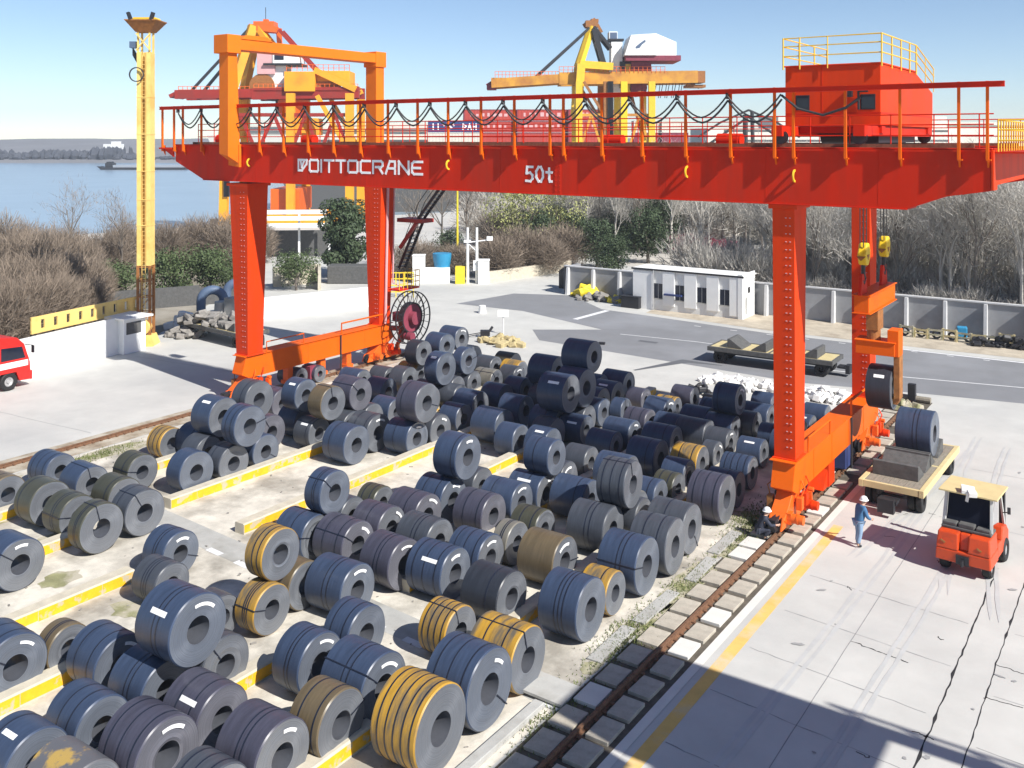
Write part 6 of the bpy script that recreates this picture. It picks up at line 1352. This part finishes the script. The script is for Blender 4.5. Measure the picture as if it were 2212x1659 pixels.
q.blk(600, 660, 405, 452, -5, 5); q.blk(610, 655, 452, 478, -4, 4); q.part('lower_hopper', M['orange'])
q.b.tube([q.P(574, 44), q.P(574, 16)], .06, 5); q.part('aerial', M['dark'])

q = QB(1320, 185, 'ship_unloader', 'yellow ship unloader with white machinery house, behind the middle of the gantry crane', 'ship unloader')
for y in (-3, 3): q.bar(1062, 182, 1210, 172, .9, 1.7, y)
q.blk(1062, 1206, 170, 172, -3, 3); q.part('boom', M['sunlit_amber3'])
q.blk(1052, 1072, 184, 194, -2.5, 2.5); q.bar(1052, 186, 1075, 172, .8, .8); q.part('boom_tip', M['maroon'])
for y in (-3, 3): q.bar(1206, 172, 1500, 168, 1.1, 2.3, y)
q.part('girder', M['sunlit_amber3'])
q.blk(1430, 1500, 157, 172, -3.3, 3.3); q.part('rear_girder', M['sunlit_amber3'])
q.blk(1490, 1518, 155, 180, -2.5, 2.5).blk(1480, 1520, 184, 190, -2, 2).bar(1490, 178, 1510, 190, .4); q.part('rear_winch', M['brownrust'])
for y in (-3.5, 3.5): q.bar(1250, 142, 1277, 60, 1.0, 1.1, y, y*.3)
q.bar(1250, 142, 1320, 147, 1.3, 1.4, -3.5).bar(1250, 142, 1320, 147, 1.3, 1.4, 3.5); q.bar(1244, 250, 1252, 142, 1.5, 1.5, -4.5).bar(1244, 250, 1252, 142, 1.5, 1.5, 4.5); q.part('a_frame', M['yellow'])
for y in (-2, 2): q.bar(1281, 66, 1303, 142, .9, .9, y).bar(1281, 60, 1318, 106, .55, .55, y)
q.part('back_stay', M['dark'])
for y in (-1.5, 1.5): q.bar(1272, 62, 1156, 168, .45, .45, y, y*2)
q.part('boom_stay', M['dark'])
q.blk(1264, 1290, 46, 60, -1.5, 1.5).bar(1260, 56, 1286, 42, .7, .7).blk(1276, 1292, 42, 50, -1, 1); q.bar(1290, 52, 1300, 70, .5); q.part('apex_gear', M['brownrust'])
a = q.P(1343, 124); c = q.P(1460, 78); y0 = -5.0
q.b.prism([(a[0], y0, a[2]), (a[0]+1.2, y0, c[2]-.3), (q.P(1408, 78)[0], y0, c[2]), (q.P(1408, 78)[0], y0, a[2])], (0, 9, 0)); q.b.prism([(q.P(1408, 78)[0], y0+.0, a[2]), (q.P(1408, 78)[0], y0, c[2]), (c[0], y0+4.5, c[2]-1.2), (c[0], y0+4.5, a[2]-.4)], (0, 4.5, 0)); hs = q.part('machinery_house', M['white'])
lg = [q.P(u, v) for u, v in ((1366, 106), (1376, 98), (1386, 91), (1387, 96), (1380, 101), (1374, 109), (1366, 110))]; q.b.prism([(p[0], y0-.03, p[2]) for p in lg], (0, -.02, 0)); q.part('leaf_emblem', M['pipe'], hs)
q.blk(1346, 1462, 124, 135, -4.6, 4.4); q.part('house_underframe', M['maroon'])
q.blk(1318, 1342, 92, 200, -2, 2); q.part('elevator_shaft', M['white'], bevel=.05)
q.blk(1314, 1332, 70, 88, -1.6, 1.6); cb_ = q.part('operator_cabin', M['white'], bevel=.05); q.blk(1316, 1331, 72, 86, -1.63, -1.605); q.part('window', M['pipe'], cb_)
q.blk(1312, 1345, 86, 90, -2.2, 2.2); q.part('cabin_base', M['dark']); q.blk(1336, 1348, 135, 192, -2.2, 2.2); q.part('shaft_housing', M['dark'])
q.blk(1346, 1360, 140, 200, -2, 2); q.bar(1362, 140, 1350, 200, .8); q.part('chute', M['ychrome'])
q.b.cyl(q.P(1376, 190), 1.7, -2, 2, 'Y', 16); q.blk(1360, 1402, 136, 160, -3, 3); q.part('winch_drum', M['maroon'], smooth=True)
for i in range(5): q.bar(1412+i*14, 180, 1408+i*14, 212, .12); q.bar(1412+i*14, 212, 1418+i*14, 180, .12)
q.part('hanging_cable', M['ropes'])
for u, m in ((1246, 'yellow'), (1304, 'brownrust'), (1340, 'ychrome'), (1398, 'yellow')):
    for y in (-6, 6): q.bar(u, 462, u, 180, 1.2, 1.2, y)
    q.part('portal_leg', M[m])
for y in (-6, 6):
    q.bar(1256, 180, 1302, 256, .5, .5, y); q.part('portal_brace', M['brownrust']); q.bar(1372, 200, 1398, 300, .5, .5, y); q.part('portal_brace', M['brownrust']); q.bar(1246, 330, 1398, 330, 1.0, 1.2, y)
    q.part('portal_brace', M['brownrust'])

q.rails(1070, 1206, 170, -3.3, 18).rails(1206, 1430, 160, -3.6, 24); q.part('walkway_railing', M['orange'])
q.truss(1246, 1398, 250, 330, -6, 6, .45).bar(1246, 250, 1398, 250, .5, .5, -6); q.part('portal_bracing', M['sunlit_amber3'])
q.truss(1420, 1500, 172, 180, -3.2, 10, .22).truss(1210, 1320, 172, 182, -3.2, 12, .22); q.part('girder_truss', M['dark'])
q.truss(1306, 1316, 400, 180, -6.8, 16, .16); q.part('access_stairs', M['dark'])
# moored ship with stacked containers, seen between girder and sky
sh = thing('moored_ship', 'pale moored cargo ship behind the quay, mostly hidden by the girder and trees', 'ship', (*at(1150, 235), -2.4), YAW+.12)
b = MB(); b.prism([(-62, -9, 12.98), (-55, -9, 0), (110, -9, 0), (116, -9, 12.98)], (0, 18, 0)); b.build('hull', M['saddle'], sh)
b = MB(); b.box(-58, -20, -7, 7, 8, 17.0); b.box(-56, -26, -6.5, 6.5, 17, 20.6); b.build('deckhouse', M['shipcream'], sh); b = MB(); b.box(42, 108, -7, 7, 8, 19.5); b.box(60, 104, -6.5, 6.5, 19.5, 22.5); b.build('deckhouse', M['shipcream'], sh)
b = MB()
for z in (10.5, 13.5, 16.2, 18.6): b.box(-54+0, -24, -7.05, -7.01, z, z+.5); b.box(46, 104, -7.05, -7.01, z, z+.5)
b.build('window', M['saddle'], sh)
def container(u, d, z, m, label, grp=None, w=12.2):
    x, y = at(u, d); o3 = (x, y, z); t = thing('shipping_container', label, 'container', o3, YAW+.12, grp); b = MB(); h = 2.6; b.box(-w/2, w/2, -1.22, 1.22, .1, h)
    n = 16
    for i in range(n): b.box(-w/2+.3+i*(w-.6)/n, -w/2+.3+(i+.5)*(w-.6)/n, -1.27, -1.225, .3, h-.2)
    b.build('body', m, t); b = MB()
    for xx in (-w/2, w/2-.16): b.box(xx-.02, xx+.18, -1.30, -1.15, 0, h+.03)
    b.box(-w/2, w/2, -1.30, -1.15, h-.1, h+.03); b.box(-w/2, w/2, -1.30, -1.15, 0, .14); b.build('corner_frame', M['maroon'] if m is M['shipred'] else m, t); return t
lev = ('lowest', 'second', 'third', 'topmost')
dS = 222
for c, u in enumerate((1058, 1172, 1282)):
    for k in range(4):
        t = container(u, dS, 10.6+k*2.68, M['shipred'], 'red container of the stack beyond the girder, %s tier, %s column from left' % (lev[k], ORD[c]), 'red containers stacked on the ship')
        if k in (2, 3):
            b = MB()
            for i in range(7): b.box(-4.6+i*1.3, -4.6+i*1.3+RNG.uniform(.4, .9), -1.285, -1.275, 1.0, 1.0+RNG.uniform(.6, 1.0))
            b.build('faded_markings', M['pink'], t)
for k in range(3):
    t = container(983, dS-4, 10.6+k*2.68, M['shipblue'] if k == 2 else M['shipcream'], 'dark blue container with white letters, left of the red stack' if k == 2 else 'cream container under the dark blue container, %s tier' % lev[k])
    if k == 2:
        b = MB(); sx = .62
        for i, sg in enumerate(([[(0, 0), (0, 1)]], [[(0, 0), (0, 1)]], [[(0, 1), (.2, .7)]], [[(.9, 1), (.1, .8), (.9, .3), (.1, 0)]], [[(0, 1), (.2, .7)]], None, [[(0, 0), (0, 1), (.8, .6), (0, 0)]], [[(0, 0), (.4, 1), (.8, 0)], [(.2, .4), (.6, .4)]], [[(0, 0), (0, 1)], [(.8, 0), (.8, 1)], [(0, .5), (.8, .5)]])):
            if sg:
                n0 = len(b.v); strokes(b, sg, -5+i*1.12, .7, .9, 1.2, .26, -1.30)
        b.build('lettering', M['mark'], t)
for i, (u, d) in enumerate(((1395, 218), (1455, 218))):
    for k in range(3): container(u, d, 10.6+k*2.68, M['maroon'] if k == 1 else M['shipcream'], '%s container right of the red stack, %s tier, %s column' % ('maroon' if k == 1 else 'cream', lev[k], ORD[i]), None, 6.1)
fs = thing('moored_ship', 'long pale cargo ship far out on the river behind the portal frame', 'ship', (*at(720, 520), -2.4), YAW)
b = MB(); b.prism([(-66, -8, 19), (-58, -8, 0), (60, -8, 0), (66, -8, 19)], (0, 16, 0)); b.build('hull', M['shipcream'], fs)
b = MB(); b.box(-50, 52, -7, 7, 19, 24); b.box(-40, -20, -6, 6, 24, 27); b.build('deckhouse', M['shipcream'], fs)
b = MB()
for z in (6, 12, 20.5, 22.6): b.box(-52, 50, -8.1, -8.01 if z < 19 else -7.01, z, z+.6)
b.build('rubbing_strake', M['saddle'], fs)
b = MB(); x, y = at(2060, 250); b.obox((0, 0, 9), (48, 14, 18)); b.obox((0, 0, 18.3), (49, 15, .7)); o = b.build('quay_shed', M['shipcream']); o.location = (x, y, 0); o.rotation_euler.z = YAW; tag(o, 'long pale quay shed seen right of the red trolley house', 'shed')
b = MB(); x, y = at(1610, 170); b.tube([(0, 0, 0), (0, 0, 18.8)], .45, 8); b.tube([(1.6, 0, 0), (1.2, 0, 19.4)], .35, 8)
for s in (-1, 1): b.tube([(.6, 0, 18.4), (.6+s*7, 0, 13.6), (.6+s*12, 0, 12.6)], .25, 6); b.tube([(.6, 0, 19.6), (.6+s*5, 0, 17.4), (.6+s*9, 0, 14.8)], .2, 6)
b.box(-1.2, 2.6, -1, 1, 0, 12); o = b.build('conveyor_tower', M['ropes']); o.location = (x, y, 0); o.rotation_euler.z = YAW; tag(o, 'dark thin conveyor tower left of the red trolley house behind the railings', 'tower')

# ------------------------------------------------------------------ the air over the river
hz = MB(); P4 = [CA(-1700, -500), CA(1700, -500), CA(1700, 1180), CA(-1700, 1180)]
hz.hexa([(p[0], p[1], -5.5) for p in P4], [(p[0], p[1], 52) for p in P4]); ho = hz.build('haze', []); tag(ho, kind='stuff')
hm = bpy.data.materials.new('river_haze'); hm.use_nodes = True; hn = hm.node_tree.nodes; hn.remove(hn['Principled BSDF'])
pv = hn.new('ShaderNodeVolumePrincipled'); pv.inputs['Color'].default_value = (.88, .93, 1, 1); pv.inputs['Density'].default_value = HAZE; pv.inputs['Anisotropy'].default_value = .2
hm.node_tree.links.new(pv.outputs[0], hn['Material Output'].inputs['Volume']); ho.data.materials.append(hm)
# ------------------------------------------------------------------ light, sky, camera
S = Vector((1.0, -.20, .90)).normalized()
sun = bpy.data.lights.new('sun', 'SUN'); sun.energy = SUN_E; sun.angle = R_(.5); sun.color = (1.0, .965, .91)
so = bpy.data.objects.new('sun', sun); C.objects.link(so); so.rotation_euler = S.to_track_quat('Z', 'Y').to_euler(); so.location = (60, -20, 80)
w = bpy.data.worlds.new('World'); scene.world = w; w.use_nodes = True
N = w.node_tree.nodes; L = w.node_tree.links; bg = N['Background']
sk = N.new('ShaderNodeTexSky'); sk.sky_type = 'NISHITA'; sk.sun_disc = False; sk.sun_elevation = math.asin(S.z); sk.sun_rotation = math.atan2(S.x, S.y)
sk.air_density = .72; sk.dust_density = SKY_DUST; sk.ozone_density = 2.0; sk.altitude = 0
L.new(sk.outputs['Color'], bg.inputs['Color']); bg.inputs['Strength'].default_value = SKY_S
cam = bpy.data.cameras.new('camera'); co = bpy.data.objects.new('camera', cam); C.objects.link(co)
co.location = (0, 0, CAMH); co.rotation_euler = (R_(90), 0, YAW); cam.sensor_width = 36; cam.lens = 36*2076/2212.0; cam.shift_y = -(829.5-300)/2212.0; cam.clip_end = 20000; cam.clip_start = .5
scene.camera = co
scene.view_settings.view_transform = 'Standard'; scene.view_settings.look = 'None'; scene.view_settings.exposure = EXPO; scene.view_settings.gamma = 1; scene.view_settings.use_curve_mapping = False
scene.render.resolution_x = 1024; scene.render.resolution_y = 768
scene.cycles.max_bounces = 6; scene.cycles.volume_bounces = 0
